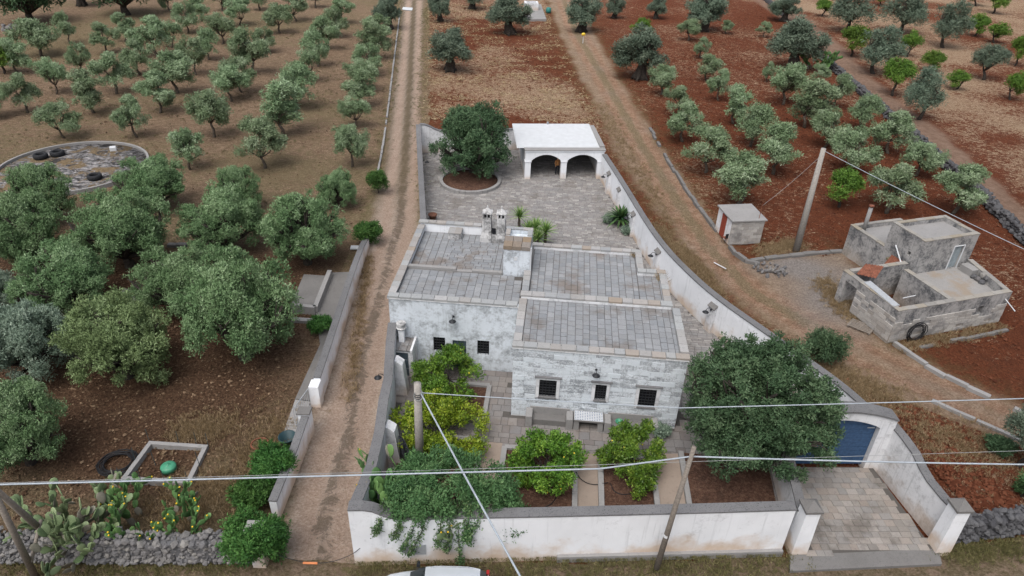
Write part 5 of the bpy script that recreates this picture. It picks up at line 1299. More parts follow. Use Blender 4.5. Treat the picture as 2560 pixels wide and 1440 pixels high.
wt_ = thing('white_tray', P(890, 618), 'small white tray on the ground beside the round shrub', 'tray'); tf_ = Fr(*P(890, 620).xy, 5); MB().box(-.4, .4, -.25, .25, 0, .1, tf_, bv=.02).build('tray', WHITEP, wt_)
chx = thing('garden_chair', P(1812, 606), 'small dark iron chair beside the red hut door', 'chair'); cf_ = Fr(*P(1812, 606).xy, 200)
MB().box(-.2, .2, -.2, .2, .42, .46, cf_).build('seat', RUST, chx); MB().box(-.2, .2, .18, .21, .46, .85, cf_).build('backrest', DARKM, chx)
for x in (-.18, .18):
    for y in (-.18, .18): MB().tube([cf_(x, y, 0), cf_(x, y, .42)], .018, 5).build('leg', DARKM, chx)
tr_ = thing('insect_trap', P(1457, 108), 'yellow topped insect trap on a white stake beside the track', 'trap'); _q = P(1457, 108); MB().tube([_q, _q + Vector((0, 0, 1.2))], .05, 6).build('stake', WHITEP, tr_); MB().lathe([(.2, 0), (.32, .15), (.32, .3), (.2, .42), (0, .45)], _q + Vector((0, 0, 1.15)), 12).build('trap_body', simple('yellow_plastic', (.6, .42, .04), .5), tr_)
gb2 = thing('green_drum', P(1371, 32), 'small teal drum beside the track near the far well', 'drum'); MB().lathe([(.45, 0), (.5, .4), (.45, .85), (.3, .95), (0, .97)], P(1371, 32), 12).build('drum_shell', simple('teal_paint', (.03, .18, .16), .5), gb2, True)
ws_ = thing('stone_well', P(1335, 40), 'grey stone well slab with square wellhead at the top of the field', 'well')
MB().prism([(p.x, p.y) for p in (P(1308, 52), P(1366, 52), P(1352, 14), P(1312, 14))], -.2, .28).build('well_slab', CONC, ws_)
wf = Fr(*P(1328, 28).xy, 4); w_ = MB(); w_.box(-1.3, 1.3, -.5, -.1, .281, 1.5, wf); w_.box(-1.3, 1.3, 1.6, 2.0, .281, 1.5, wf); w_.box(-1.3, -.9, -.098, 1.598, .281, 1.5, wf); w_.box(.9, 1.3, -.098, 1.598, .281, 1.5, wf); w_.build('wellhead', WHITE2, ws_)
sl_ = thing('white_sheet', P(1018, 20), 'pale sheet lying across the far lane', 'sheet'); MB().prism([(p.x, p.y) for p in (P(1005, 24), P(1030, 26), P(1032, 20), P(1008, 18))], -.05, .05).build('sheet', WHITEP, sl_)
# black iron arched gate leaf in the garden
bg_ = thing('iron_gate_leaf', HF(-4.9, -4.6), 'black arched iron gate leaf standing open inside the garden wall', 'gate')
gf = Fr(*HF(-5.15, -4.0).xy, -58); m = MB(); N = 12
arc = [(.03 + 1.25 * i / N, 1.55 + .5 * math.sin(math.pi * (.12 + .76 * i / N))) for i in range(N + 1)]
m.add([gf(x, b, z) for b in (0, .03) for x, z in [(.03, .05)] + arc + [(1.28, .05)]], [tuple(range(N + 3)), tuple(range(2 * N + 5, N + 2, -1))] + [(i, N + 3 + i, N + 3 + (i + 1) % (N + 3), (i + 1) % (N + 3)) for i in range(N + 3)]); m.build('panel', DARKM, bg_)
for i in range(7): MB().tube([gf(.65, -.03, .9), gf(.08 + 1.15 * i / 6, -.03, 1.75 + .22 * math.sin(math.pi * i / 6))], .022, 5).build('radial_bar', GREYM if False else simple('worn_iron', (.05, .055, .065), .5), bg_)
# irrigation hoses in the beds
def hose(label, pts, r=.022):
    t = thing('garden_hose', pts[0], label, 'hose', 'black irrigation hoses in the garden'); MB().tube(smooth_line(pts, 2), r, 5).build('hose', HOSE, t, True)
hose('black hose looping across the earth of the larger lemon bed', [P(1352, 1205, .1), P(1375, 1235, .09), P(1400, 1230, .1), P(1385, 1200, .1), P(1395, 1250, .09), P(1350, 1275, .09)])
hose('black hose crossing the path between the two lemon beds', [P(1440, 1180, .22), P(1452, 1200, .08), P(1480, 1213, .06), P(1512, 1208, .22), P(1520, 1206, .1)])
hose('black hose curving round the smaller lemon tree', [P(1526, 1208, .1), P(1535, 1230, .09), P(1560, 1238, .09), P(1590, 1230, .09), P(1602, 1215, .1)])
# ------------------------------------------------------------------ vegetation
def proj(p):
    q = Vector(p) - Vector((0, 0, CAM_H)); w = q.dot(C_F)
    return 1280 + F_PX * q.dot(C_R) / w, 720 - F_PX * q.dot(C_U) / w
def height_to(base, top_y):
    lo, hi = 0.0, 20.0
    for _ in range(40):
        m = (lo + hi) / 2
        if proj(base + Vector((0, 0, m)))[1] > top_y: lo = m
        else: hi = m
    return lo
def px_per_m(p):
    q = Vector(p) - Vector((0, 0, CAM_H)); return F_PX / q.dot(C_F)

def m_leaf(name, cols, rough=.6, trans=.18, vary=.14):
    k = NT(name, rough, .25)
    r = k.math('POWER', k.attr('rnd'), 1.25)
    c = k.ramp(r, [(i / (len(cols) - 1), x) for i, x in enumerate(cols)])
    hs = k.t.nodes.new('ShaderNodeHueSaturation'); k.set(hs.inputs['Color'], c)
    k.set(hs.inputs['Value'], k.math('ADD', 1 - vary, k.math('MULTIPLY', k.orand(), 2 * vary)))
    k.set(hs.inputs['Hue'], k.math('ADD', .49, k.math('MULTIPLY', k.orand(), .02)))
    c = hs.outputs[0]
    k.set(k.b.inputs['Base Color'], c)
    tr = k.t.nodes.new('ShaderNodeBsdfTranslucent'); k.set(tr.inputs['Color'], c)
    mx = k.t.nodes.new('ShaderNodeMixShader'); mx.inputs[0].default_value = trans
    k.t.links.new(k.b.outputs[0], mx.inputs[1]); k.t.links.new(tr.outputs[0], mx.inputs[2]); k.t.links.new(mx.outputs[0], k.o.inputs[0])
    return k.m
L_OLIVE = m_leaf('olive_leaf', [(0.096, 0.150, 0.072), (0.183, 0.262, 0.137), (0.288, 0.372, 0.227), (0.505, 0.593, 0.423)])
L_OLIVEB = m_leaf('big_olive_leaf', [(0.070, 0.132, 0.053), (0.130, 0.216, 0.095), (0.206, 0.301, 0.151), (0.399, 0.510, 0.315)])
L_SILVER = m_leaf('silver_olive_leaf', [(0.085, 0.124, 0.088), (0.156, 0.217, 0.158), (0.266, 0.335, 0.258), (0.459, 0.534, 0.433)])
L_YELL = m_leaf('pale_olive_leaf', [(0.091, 0.134, 0.052), (0.164, 0.233, 0.096), (0.255, 0.345, 0.161), (0.400, 0.523, 0.285)])
L_DARK = m_leaf('dark_leaf', [(0.030, 0.063, 0.029), (0.057, 0.107, 0.050), (0.093, 0.153, 0.075), (0.164, 0.224, 0.124)])
L_CAROB = m_leaf('grey_olive_leaf', [(0.062, 0.097, 0.065), (0.110, 0.154, 0.108), (0.172, 0.223, 0.158), (0.261, 0.317, 0.236)])
L_CITRUS = m_leaf('citrus_leaf', [(0.033, 0.082, 0.012), (0.081, 0.168, 0.022), (0.152, 0.261, 0.035), (0.304, 0.376, 0.070)], .4)
L_CITRUSY = m_leaf('yellow_citrus_leaf', [(0.060, 0.121, 0.011), (0.154, 0.250, 0.021), (0.283, 0.371, 0.033), (0.427, 0.468, 0.076)], .4)
L_ALMOND = m_leaf('almond_leaf', [(0.039, 0.085, 0.014), (0.083, 0.164, 0.024), (0.132, 0.228, 0.036), (0.198, 0.297, 0.061)])
L_BALL = m_leaf('shrub_leaf', [(0.022, 0.068, 0.015), (0.046, 0.121, 0.026), (0.083, 0.180, 0.042), (0.132, 0.242, 0.066)])
L_TANG = m_leaf('tangle_leaf', [(0.033, 0.075, 0.029), (0.065, 0.137, 0.049), (0.111, 0.195, 0.078), (0.195, 0.273, 0.117)])
BARK = simple('olive_bark', (.085, .070, .055), .95, .45, 7)
BARKD = simple('dark_bark', (.045, .038, .032), .95, .45, 7)

def leaves_mesh(name, C, D, rg, ll, lw, mat, rnd, N=None):
    """one rhombic blade per row: base C, direction D, blade turned towards N"""
    n = len(C)
    D = D / np.linalg.norm(D, axis=1, keepdims=True)
    R = rg.normal(size=(n, 3))
    if N is not None:
        R = N / (np.linalg.norm(N, axis=1, keepdims=True) + 1e-9) + rg.normal(size=(n, 3)) * .42
        R /= np.linalg.norm(R, axis=1, keepdims=True)
        D = D - R * (D * R).sum(1, keepdims=True) * .8; D /= np.linalg.norm(D, axis=1, keepdims=True) + 1e-9
    S = np.cross(D, R); S /= np.linalg.norm(S, axis=1, keepdims=True) + 1e-9
    l = (ll * rg.uniform(.7, 1.3, n))[:, None]; w = (lw * rg.uniform(.7, 1.3, n))[:, None]
    V = np.empty((n, 4, 3)); V[:, 0] = C; V[:, 1] = C + D * l * .45 + S * w * .5; V[:, 2] = C + D * l; V[:, 3] = C + D * l * .45 - S * w * .5
    V = V.reshape(-1, 3); nf = n
    rv = rnd
    me = bpy.data.meshes.new(name)
    me.vertices.add(len(V)); me.vertices.foreach_set('co', V.ravel())
    me.loops.add(4 * nf); me.loops.foreach_set('vertex_index', np.arange(4 * nf, dtype=np.int32))
    me.polygons.add(nf); me.polygons.foreach_set('loop_start', np.arange(0, 4 * nf, 4, dtype=np.int32))
    a = me.attributes.new('rnd', 'FLOAT', 'FACE'); a.data.foreach_set('value', np.clip(rv, 0, 1).astype(np.float32))
    me.materials.append(mat); me.update(); me.validate()
    return me
def sph(rg, n):
    v = rg.normal(size=(n, 3)); return v / np.linalg.norm(v, axis=1, keepdims=True)
def crown_mesh(name, lobes, n, ll, lw, mat, seed, sub=14, subr=.42, up=.35, tuft=6, shell=.85, bright=.0):
    """leaf tufts gathered in sub-clumps over the surface of each lobe"""
    rg = np.random.default_rng(seed)
    L = np.array(lobes, float)
    wgt = L[:, 3] * L[:, 4] + L[:, 3] * L[:, 5]; wgt /= wgt.sum()
    cl_c = []; cl_r = []; cl_o = []; cl_w = []
    for i, lb in enumerate(L):
        d = sph(rg, sub); d[:, 2] = np.where(rg.random(sub) < .45, np.abs(d[:, 2]) - .1, d[:, 2]); d /= np.linalg.norm(d, axis=1, keepdims=True)
        rad = rg.uniform(.55, 1.0, sub) * shell
        cl_c.append(lb[:3] + d * lb[3:6] * rad[:, None]); cl_r.append(np.full(sub, lb[3:6].mean() * subr) * rg.uniform(.7, 1.3, sub)); cl_o.append(np.repeat(lb[None, :3], sub, 0)); cl_w.append(np.full(sub, wgt[i] / sub))
    cc = np.concatenate(cl_c); cr = np.concatenate(cl_r); co = np.concatenate(cl_o); cw = np.concatenate(cl_w) * cr ** 2; cw /= cw.sum()
    nt = n // tuft
    k = rg.choice(len(cc), nt, p=cw)
    d = sph(rg, nt); q = rg.random(nt) ** .45
    pos = cc[k] + d * (cr[k] * q)[:, None]
    out = pos - co[k]; out /= np.linalg.norm(out, axis=1, keepdims=True) + 1e-6
    axis = d * .6 + out * .55 + np.array([0, 0, up])
    C = np.repeat(pos, tuft, 0) + rg.normal(size=(nt * tuft, 3)) * ll * .35
    D = np.repeat(axis, tuft, 0) + rg.normal(size=(nt * tuft, 3)) * .55
    crnd = rg.random(len(cc)); trnd = rg.random(nt)
    r = .42 * np.repeat(crnd[k], tuft) + .33 * np.repeat(trnd, tuft) + .25 * rg.random(nt * tuft) + bright
    N = np.repeat(d * .9 + out * .45 + np.array([0, 0, .25]), tuft, 0)
    return leaves_mesh(name, C, D, rg, ll, lw, mat, r, N)
def limb(mb, a, b, r0, r1, rg, bend=.18, n=5, sides=7):
    a = Vector(a); b = Vector(b); ln = (b - a).length; pts = []
    o = Vector((rg.uniform(-1, 1), rg.uniform(-1, 1), rg.uniform(-.2, .6))) * bend * ln
    for i in range(n + 1):
        u = i / n; pts.append(a.lerp(b, u) + o * math.sin(math.pi * u) + Vector((rg.uniform(-1, 1), rg.uniform(-1, 1), 0)) * .03 * ln)
    pts[0] = a; mb.tube(pts, [r0 + (r1 - r0) * i / n for i in range(n + 1)], sides)
    return pts
def tree_proto(seed, hclear, lobes, rtrunk, n, ll, lw, mat, bark=BARK, lean=.3, old=False, **kw):
    rg = random.Random(seed); mb = MB()
    fork = Vector((rg.uniform(-lean, lean), rg.uniform(-lean, lean), hclear))
    if old:
        for k in range(5):
            a = 2 * math.pi * k / 5 + rg.uniform(-.3, .3); f = Vector((math.cos(a), math.sin(a), 0))
            limb(mb, f * rtrunk * .85 + Vector((0, 0, -.1)), fork + f * rtrunk * .35, rtrunk * .62, rtrunk * .42, rg, .12, 5, 8)
            limb(mb, f * rtrunk * 1.7 + Vector((0, 0, -.12)), f * rtrunk * .6 + Vector((0, 0, .7)), rtrunk * .25, rtrunk * .4, rg, .1, 3, 6)
    limb(mb, (0, 0, -.15), fork, rtrunk * 1.15, rtrunk * .75, rg, .12, 5, 9)
    for lb in lobes:
        c = Vector(lb[:3]); p = limb(mb, fork, c, rtrunk * .5, rtrunk * .14, rg, .16, 5, 6)
        for _ in range(3):
            e = c + Vector((rg.uniform(-1, 1) * lb[3], rg.uniform(-1, 1) * lb[4], rg.uniform(-.2, .8) * lb[5])) * .7
            limb(mb, p[3], e, rtrunk * .16, rtrunk * .05, rg, .15, 3, 5)
    tm = mb.mesh('trunk', bark, True)
    cm = crown_mesh('crown', lobes, n, ll, lw, mat, seed, **kw)
    w = max(max(abs(l[0]) + l[3] for l in lobes), max(abs(l[1]) + l[4] for l in lobes)) * 2
    h = max(l[2] + l[5] for l in lobes)
    return dict(trunk=tm, crown=cm, w=w * .94, h=h * .98)
def plant(name, pr, base, sw, sh, rz, label, cat, group=None, crown_mat=None):
    t = thing(name, base, label, cat, group, rz); t.scale = (sw, sw, sh)
    link('trunk', pr['trunk'], t)
    c = link('crown', pr['crown'], t)
    return t
def young_lobes(rg, n=6, spread=1.15, z0=1.9, z1=3.5, r=(.62, .98)):
    out = []
    a0 = rg.uniform(0, 6.28)
    for i in range(n):
        a = a0 + 2 * math.pi * i / n + rg.uniform(-.4, .4); q = spread * rg.uniform(.55, 1.1); rr = rg.uniform(*r)
        out.append((q * math.cos(a), q * math.sin(a), rg.uniform(z0, z1), rr, rr, rr * rg.uniform(.75, 1.0)))
    out.append((rg.uniform(-.3, .3), rg.uniform(-.3, .3), z1 + .1, r[1] * .9, r[1] * .9, r[1] * .8))
    return out
_rg = random.Random(77)
YOUNG = [tree_proto(100 + i, _rg.uniform(.8, 1.25), young_lobes(_rg, _rg.choice((5, 6, 7, 8)), _rg.uniform(.95, 1.35), _rg.uniform(1.15, 1.6), _rg.uniform(2.7, 3.4), (.55, 1.0)), .115, 15000, .16, .058, L_OLIVE, lean=.3, sub=8, subr=.48) for i in range(9)]
OLD = [tree_proto(140 + i, 1.45, young_lobes(_rg, 9, 1.55, 1.7, 3.9, (.8, 1.25)), .46, 19000, .24, .075, L_CAROB, BARKD, lean=.25, old=True, sub=10, subr=.46) for i in range(3)]
def round_lobes(rg, R, n=24, flat=.86, low=.75):
    """lobes over a dome so that the crown reads as one billowing mass down to the ground"""
    out = [(0, 0, R * 1.0, R * .66, R * .66, R * .62)]
    for i in range(n):
        a = 2.399 * i + rg.uniform(-.35, .35); u = (i + .5) / n; el = math.asin(1 - 1.6 * u)
        q = R * rg.uniform(.62, .84); rr = R * rg.uniform(.22, .37)
        out.append((q * math.cos(el) * math.cos(a), q * math.cos(el) * math.sin(a), max(rr * .7, R * low + q * flat * math.sin(el) + .3), rr, rr, rr * .95))
    return out
def ragged(lobes, R, rg, n=7):
    out = list(lobes)
    for i in range(n):
        a = rg.uniform(0, 6.28); z = rg.uniform(.5, 1.7) * R; q = R * rg.uniform(.80, .98) * math.sqrt(max(.15, 1 - ((z / R - .95) / .95) ** 2)); r = R * rg.uniform(.16, .26)
        out.append((q * math.cos(a), q * math.sin(a), z, r, r, r * .9))
    return out
BIG = [tree_proto(160 + i, .7, ragged(round_lobes(_rg, 2.6), 2.6, _rg, 6), .3, 105000, .115, .046, m, BARKD, lean=.2, sub=7, subr=.46, up=.6, shell=.95) for i, m in enumerate((L_OLIVEB, L_OLIVEB, L_SILVER, L_YELL))]
ALMOND = [tree_proto(180 + i, .9, young_lobes(_rg, 5, .95, 1.5, 2.5, (.6, .9)), .12, 8000, .18, .075, L_ALMOND, BARKD, lean=.5, sub=9, subr=.55) for i in range(2)]
FAROL = [tree_proto(190 + i, 1.0, young_lobes(_rg, 7, 1.3, 1.9, 3.6, (.8, 1.2)), .18, 15000, .19, .055, L_CAROB, BARKD, lean=.4, sub=11, subr=.5) for i in range(2)]

ORD = ['first', 'second', 'third', 'fourth', 'fifth', 'sixth', 'seventh', 'eighth', 'ninth', 'tenth', 'eleventh']
_pr = random.Random(5)
def set_tree(name, protos, bx, by, w, top, label, cat='tree', group=None, kh=1.0, i=None):
    base = P(bx, by); ppm = px_per_m(base + Vector((0, 0, 2))); pr = protos[_pr.randrange(len(protos)) if i is None else i]
    sw = w / ppm / pr['w'] * .95; h = height_to(base, top) * kh
    sh = min(max(h / pr['h'], sw * .8), sw * 1.4)
    return plant(name, pr, base - Vector((0, 0, .05)), sw, sh, _pr.uniform(0, 6.28), label, cat, group)

# left orchard, row by row from the threshing floor back (base x, base y, crown width, top y)
ROWS = [
    [(477, 423, 92, 318), (663, 418, 125, 298), (880, 415, 98, 308)],
    [(161, 343, 108, 255), (343, 341, 92, 240), (534, 341, 118, 222), (707, 339, 130, 222), (886, 318, 92, 240)],
    [(-4, 292, 92, 228), (69, 280, 92, 185), (235, 280, 102, 200), (400, 280, 102, 178), (578, 252, 100, 165), (742, 268, 118, 162), (903, 268, 100, 190)],
    [(141, 233, 90, 142), (292, 233, 110, 132), (443, 232, 112, 135), (605, 230, 98, 140), (772, 205, 80, 120), (905, 226, 100, 150)],
    [(47, 181, 80, 100), (208, 185, 70, 107), (351, 185, 92, 100), (490, 185, 84, 92), (633, 183, 108, 72), (795, 165, 84, 72), (920, 186, 92, 112)],
    [(104, 138, 115, 58), (265, 131, 76, 56), (395, 139, 110, 65), (522, 148, 72, 70), (665, 129, 66, 70), (820, 122, 80, 42), (932, 146, 88, 78)],
    [(175, 109, 60, 32), (312, 102, 68, 32), (430, 118, 66, 50), (556, 109, 94, 30), (700, 82, 82, 10), (840, 92, 74, 20), (945, 112, 80, 48)],
    [(470, 81, 78, 6), (505, 52, 62, -8), (600, 62, 72, -6), (740, 52, 74, -18), (858, 58, 70, -14), (425, 26, 52, -42), (555, 26, 60, -38), (650, 24, 64, -40), (790, 18, 66, -46)],
]
for r, row in enumerate(ROWS):
    row = sorted(row)
    for c, (bx, by, w, top) in enumerate(row):
        set_tree('olive_tree', YOUNG, bx, by, w, top, f'young olive tree, {ORD[c]} from left in the {ORD[r]} row of the left orchard', group='young olives of the left orchard')
# right grove rows, counted upwards from the pump hut
GROVE = [
    [(1845, 508, 145, 385), (2217, 530, 148, 412), (2382, 532, 138, 430)],
    [(1765, 430, 128, 325), (1933, 433, 135, 322), (2118, 427, 138, 338), (2290, 437, 112, 356)],
    [(1707, 353, 108, 258), (1876, 364, 118, 258), (2061, 366, 110, 276), (2221, 383, 124, 284)],
    [(1690, 292, 88, 215), (1834, 307, 86, 214), (2011, 317, 114, 228), (2147, 324, 90, 236)],
    [(1652, 236, 80, 162), (1796, 250, 68, 174), (1957, 259, 108, 158), (2088, 269, 78, 186)],
    [(1767, 201, 70, 150), (1918, 203, 40, 155), (2046, 208, 52, 168)],
    [(1752, 144, 52, 94), (1720, 100, 66, 52), (1815, 84, 36, 62), (1908, 92, 40, 66)],
]
for r, row in enumerate(GROVE):
    for c, (bx, by, w, top) in enumerate(sorted(row)):
        set_tree('olive_tree', YOUNG, bx, by, w, top, f'grove olive tree, {ORD[c]} from left in the {ORD[r]} row above the pump hut', group='olives of the right grove')
# old olives
for bx, by, w, top, lab in ((1125, 176, 122, 70, 'old thick-trunked olive standing alone in the straw field behind the carport'), (1275, 84, 118, -8, 'old olive with wide pale trunk beside the stone well'), (1100, 52, 66, -20, 'old olive at the top of the straw field by the lane'), (1452, 78, 104, -8, 'old gnarled olive right of the track near the yellow insect trap'),
                          (1600, 196, 145, 70, 'big old olive with twisted trunk at the left edge of the right grove'), (1757, 76, 112, -20, 'old olive at the top edge of the red field'), (1960, 52, 84, -14, 'old olive at the top edge beside the dark stone wall'), (1985, 172, 148, 48, 'largest old olive in the red field beside a tall cactus'), (975, 72, 74, -20, 'dark olive at the far end of the lane kerb'),
                          (1640, 46, 56, -8, 'small olive in the top middle of the red field'), (1535, 44, 56, -6, 'small olive just right of the gnarled olive at the top'), (1180, 22, 70, -45, 'old olive cut by the top edge left of the well')):
    set_tree('old_olive_tree', OLD, bx, by, w, top, lab, group='old thick-trunked olives')
# far field: olives and bright green almonds
for bx, by, w, top, lab in ((2184, 183, 122, 68, 'grey olive right beside the farm track, middle of the far field'), (2295, 297, 112, 172, 'grey olive nearest the farm track in the far right field'), (2358, 118, 104, 4, 'grey olive standing upper middle of the far right field'), (2459, 198, 92, 110, 'thin grey olive near the right edge of the far field'), (2113, 78, 120, -25, 'broad grey olive at the top edge left of the far field'), (2254, 82, 118, -18, 'broad grey olive at the top edge middle of the far field')):
    set_tree('olive_tree', FAROL, bx, by, w, top, lab, group='grey olives of the far field')
for bx, by, w, top, lab in ((2128, 139, 80, 65, 'bright green almond beside the farm track above the cactus'), (2268, 141, 60, 76, 'bright green almond between two grey olives upper far field'), (2325, 178, 70, 124, 'low bright green almond in the middle of the far field'), (2231, 237, 84, 148, 'bright green almond with leaning trunk at the farm track'), (2390, 222, 64, 176, 'bright green almond half behind the nearest grey olive'), (2436, 89, 64, 32, 'bright green almond right of the upper grey olive'), (2486, 106, 64, 55, 'bright green almond leaning right, upper far field'), (2538, 163, 56, 90, 'bright green almond cut by the right edge, upper one'), (2526, 248, 66, 177, 'bright green almond cut by the right edge, lower one'), (2483, 32, 64, -18, 'bright green almond at the top edge right'), (2055, 40, 48, 2, 'bright green almond at the top edge left'), (2440, 14, 56, -30, 'bright green almond cut by the top edge'), (2200, 12, 44, -16, 'small bright almond between the two broad grey olives'), (2098, 516, 100, 425, 'bright green fruit tree behind the tall grey pole'), (1602, 100, 54, 46, 'bright green bushy tree behind the big twisted olive'), (10, 182, 84, 100, 'bright green tree at the left edge of the orchard')):
    set_tree('almond_tree', ALMOND, bx, by, w, top, lab, group='bright green almond trees')
# big round olives on the left
BT = [(85, 490, 690, 185, 0, 'big round olive behind the gap, leftmost in the rear row'), (322, 478, 695, 232, 1, 'big round olive in the middle of the rear row'), (570, 487, 650, 205, 0, 'big round olive touching its neighbour in the rear row'), (772, 480, 684, 200, 1, 'big round olive of the rear row nearest the lane'),
      (388, 395, 540, 172, 1, 'large olive in front of the threshing floor on the right'), (125, 405, 580, 148, 0, 'open sparse olive in front of the threshing floor'), (605, 424, 540, 112, 0, 'smaller olive peeking over the rear row'), (845, 432, 530, 100, 0, 'small bushy olive between the rear row and the lane shrub'),
      (182, 608, 805, 228, 1, 'round dark olive left of centre among the big olives'), (14, 610, 790, 110, 2, 'big olive cut by the left edge, middle height'), (462, 613, 808, 225, 1, 'big olive overlapped by the largest olive'), (612, 606, 935, 300, 1, 'largest dark round olive near the water basin'),
      (92, 742, 962, 232, 2, 'silvery olive near the left edge'), (322, 730, 975, 262, 3, 'pale yellowish olive in front of the largest one'), (78, 938, 1185, 232, 0, 'round olive in the left foreground left of the hose coil')]
for cx, top, bot, w, i, lab in BT:
    mid = (top + bot) / 2; base = P(cx, mid + .36 * (bot - top)) - Vector((0, 0, .25)); pr = BIG[i]
    ppm = px_per_m(base + Vector((0, 0, 2.2))); sw = w / ppm / pr['w'] * 1.03; sh = sw * min(max((bot - top) / w / .86, .85), 1.2)
    plant('olive_tree', pr, base, sw, sh, _pr.uniform(0, 6.28), lab, 'tree', 'big round olives left of the lane')
for cx, top, bot, w, lab in ((82, -40, 66, 160, 'very dark round carob at the top left corner'), (318, -60, 48, 165, 'very dark round carob cut by the top edge')):
    pr = BIG[0]; base = P(cx, bot - 12); ppm = px_per_m(base + Vector((0, 0, 3))); sw = w / ppm / pr['w']
    if cx == 82: DK = dict(pr); DK['crown'] = crown_mesh('crown', round_lobes(_rg, 2.6), 22000, .3, .1, L_DARK, 333, sub=12, subr=.45)
    plant('carob_tree', DK, base, sw, sw, 1.0, lab, 'tree', 'dark carobs at the top left')
set_tree('old_olive_tree', OLD, 205, 14, 90, -110, 'thick trunk of an old olive cut by the top edge between two carobs', group='old thick-trunked olives')
# courtyard tree, gate tree, tree at the right edge
def big_tree(name, seed, cx, top, bot, w, baseyx, n, ll, lw, mat, label, low=.9, flat=.95, nl=17, hclear=1.2, nr=9, subr=.46):
    base = P(*baseyx); ppm = px_per_m(base + Vector((0, 0, 3))); R = w / ppm / 2
    rg = random.Random(seed); k = R * 1.0
    lobes = [(l[0], l[1], l[2], l[3], l[4], l[5]) for l in round_lobes(rg, k, nl, flat, low)]
    lobes = ragged(lobes, k, rg, nr)
    pr = tree_proto(seed, hclear, lobes, .42, n, ll, lw, mat, BARKD, sub=10, subr=subr, up=.4, shell=.95)
    return plant(name, pr, base, 1, 1, 0, label, 'tree')
big_tree('carob_tree', 401, 1180, 258, 445, 196, (1182, 434), 80000, .18, .075, L_DARK, 'big dense dark green tree in the round courtyard planter', low=.66, flat=1.0, hclear=.6, nl=26)
big_tree('carob_tree', 402, 1905, 800, 1210, 376, (1855, 1156), 190000, .15, .062, L_DARK, 'huge dark evergreen tree filling the bed beside the blue gate', low=.86, flat=1.0, nl=26, nr=22, subr=.36)
set_tree('olive_tree', FAROL, 2548, 1165, 160, 1020, 'olive cut by the right edge above the driveway pier', i=0)
# citrus trees
def citrus(seed, bx, by, w, top, label, mat=L_CITRUS, n=17000, fruit=0):
    base = P(bx, by); ppm = px_per_m(base + Vector((0, 0, 1.2))); R = w / ppm / 2; rg = random.Random(seed)
    lobes = [(l[0] * R / 1.75, l[1] * R / 1.75, l[2] * .62, l[3] * R / 1.75, l[4] * R / 1.75, l[5] * .72) for l in young_lobes(rg, 14, 1.25, .9, 3.1, (.42, .66))]
    pr = tree_proto(seed, .55, lobes, .07, n, .125, .07, mat, BARKD, sub=8, subr=.5, up=.6, tuft=5)
    t = plant('citrus_tree', pr, base, 1, 1, 0, label, 'tree', 'citrus trees in the front garden')
    if fruit:
        m = MB().lathe([(0, -.045), (.03, -.035), (.045, 0), (.03, .035), (0, .05)], (0, 0, 0), 8).mesh('lemon', simple('lemon_skin', (.55, .42, .04), .5), True)
        for i in range(fruit):
            l = rg.choice(lobes); d = Vector((rg.uniform(-1, 1), rg.uniform(-1.2, .3), rg.uniform(-.5, .8))).normalized(); link('lemon', m, t, Vector(l[:3]) + Vector((d.x * l[3], d.y * l[4], d.z * l[5])) * .95, (rg.random() * 3, rg.random() * 3, 0))
citrus(501, 1118, 972, 212, 858, 'lemon tree in front of the blotched left facade', fruit=4)
citrus(502, 1105, 1105, 262, 1000, 'yellow-green citrus tree behind the concrete pole', L_CITRUSY, 22000)
citrus(503, 1366, 1190, 205, 1045, 'lemon tree in the larger bed before the facade', fruit=7)
citrus(504, 1578, 1185, 178, 1050, 'smaller lemon tree in the bed between the paths', fruit=6)
# round clipped shrubs
def ball(seed, bx, by, w, h_px, label, mat=L_BALL, n=9000, ll=.14, lw=.05):
    base = P(bx, by); ppm = px_per_m(base + Vector((0, 0, .6))); R = w / ppm / 2; rg = random.Random(seed)
    Hh = max(.6, h_px / ppm * .95)
    lobes = [(0, 0, Hh * .5, R * .8, R * .8, Hh * .42)] + [(R * .5 * math.cos(2.4 * i), R * .5 * math.sin(2.4 * i), Hh * (.35 + .3 * (i % 3) / 2), R * .48, R * .48, Hh * .34) for i in range(8)]
    pr = tree_proto(seed, .2, lobes, .05, n, ll, lw, mat, BARKD, sub=14, subr=.4, up=.45, lean=.05)
    plant('round_shrub', pr, base, 1, 1, 0, label, 'shrub', 'green shrubs beside the lane')
ball(601, 946, 480, 60, 66, 'round clipped green shrub farther up the left side of the lane')
ball(602, 920, 606, 80, 66, 'round clipped green shrub at the far end of the lane wall', n=12000)
ball(603, 692, 1196, 118, 105, 'green fountain-like shrub leaning over the lower lane wall', n=16000, ll=.2)
ball(604, 650, 1400, 172, 180, 'large green shrub around the lane pillar', n=26000)
ball(605, 640, 1255, 120, 75, 'low green shrub behind the large pillar shrub', n=12000)
ball(606, 803, 826, 68, 42, 'small green shrub on the concrete strip behind the lane wall', n=6000)
ball(607, 2052, 905, 120, 105, 'dark green bush behind the huge evergreen at the curved wall', L_DARK, 12000)
ball(608, 2490, 1130, 70, 50, 'low dark bush in the gate field near the right edge', L_DARK, 6000)
ball(609, 2555, 1240, 60, 90, 'bare dark bush at the right edge above the stone wall', L_TANG, 4000)
ball(610, 1522, 558, 34, 24, 'grey-blue succulent bush left of the cycad', L_SILVER, 5000)
ball(611, 1566, 584, 34, 20, 'grey-green succulent bush at the foot of the buttress', L_SILVER, 4000)
ball(612, 1650, 1090, 46, 40, 'grey-green low bush at the house corner under the evergreen', L_SILVER, 3000)
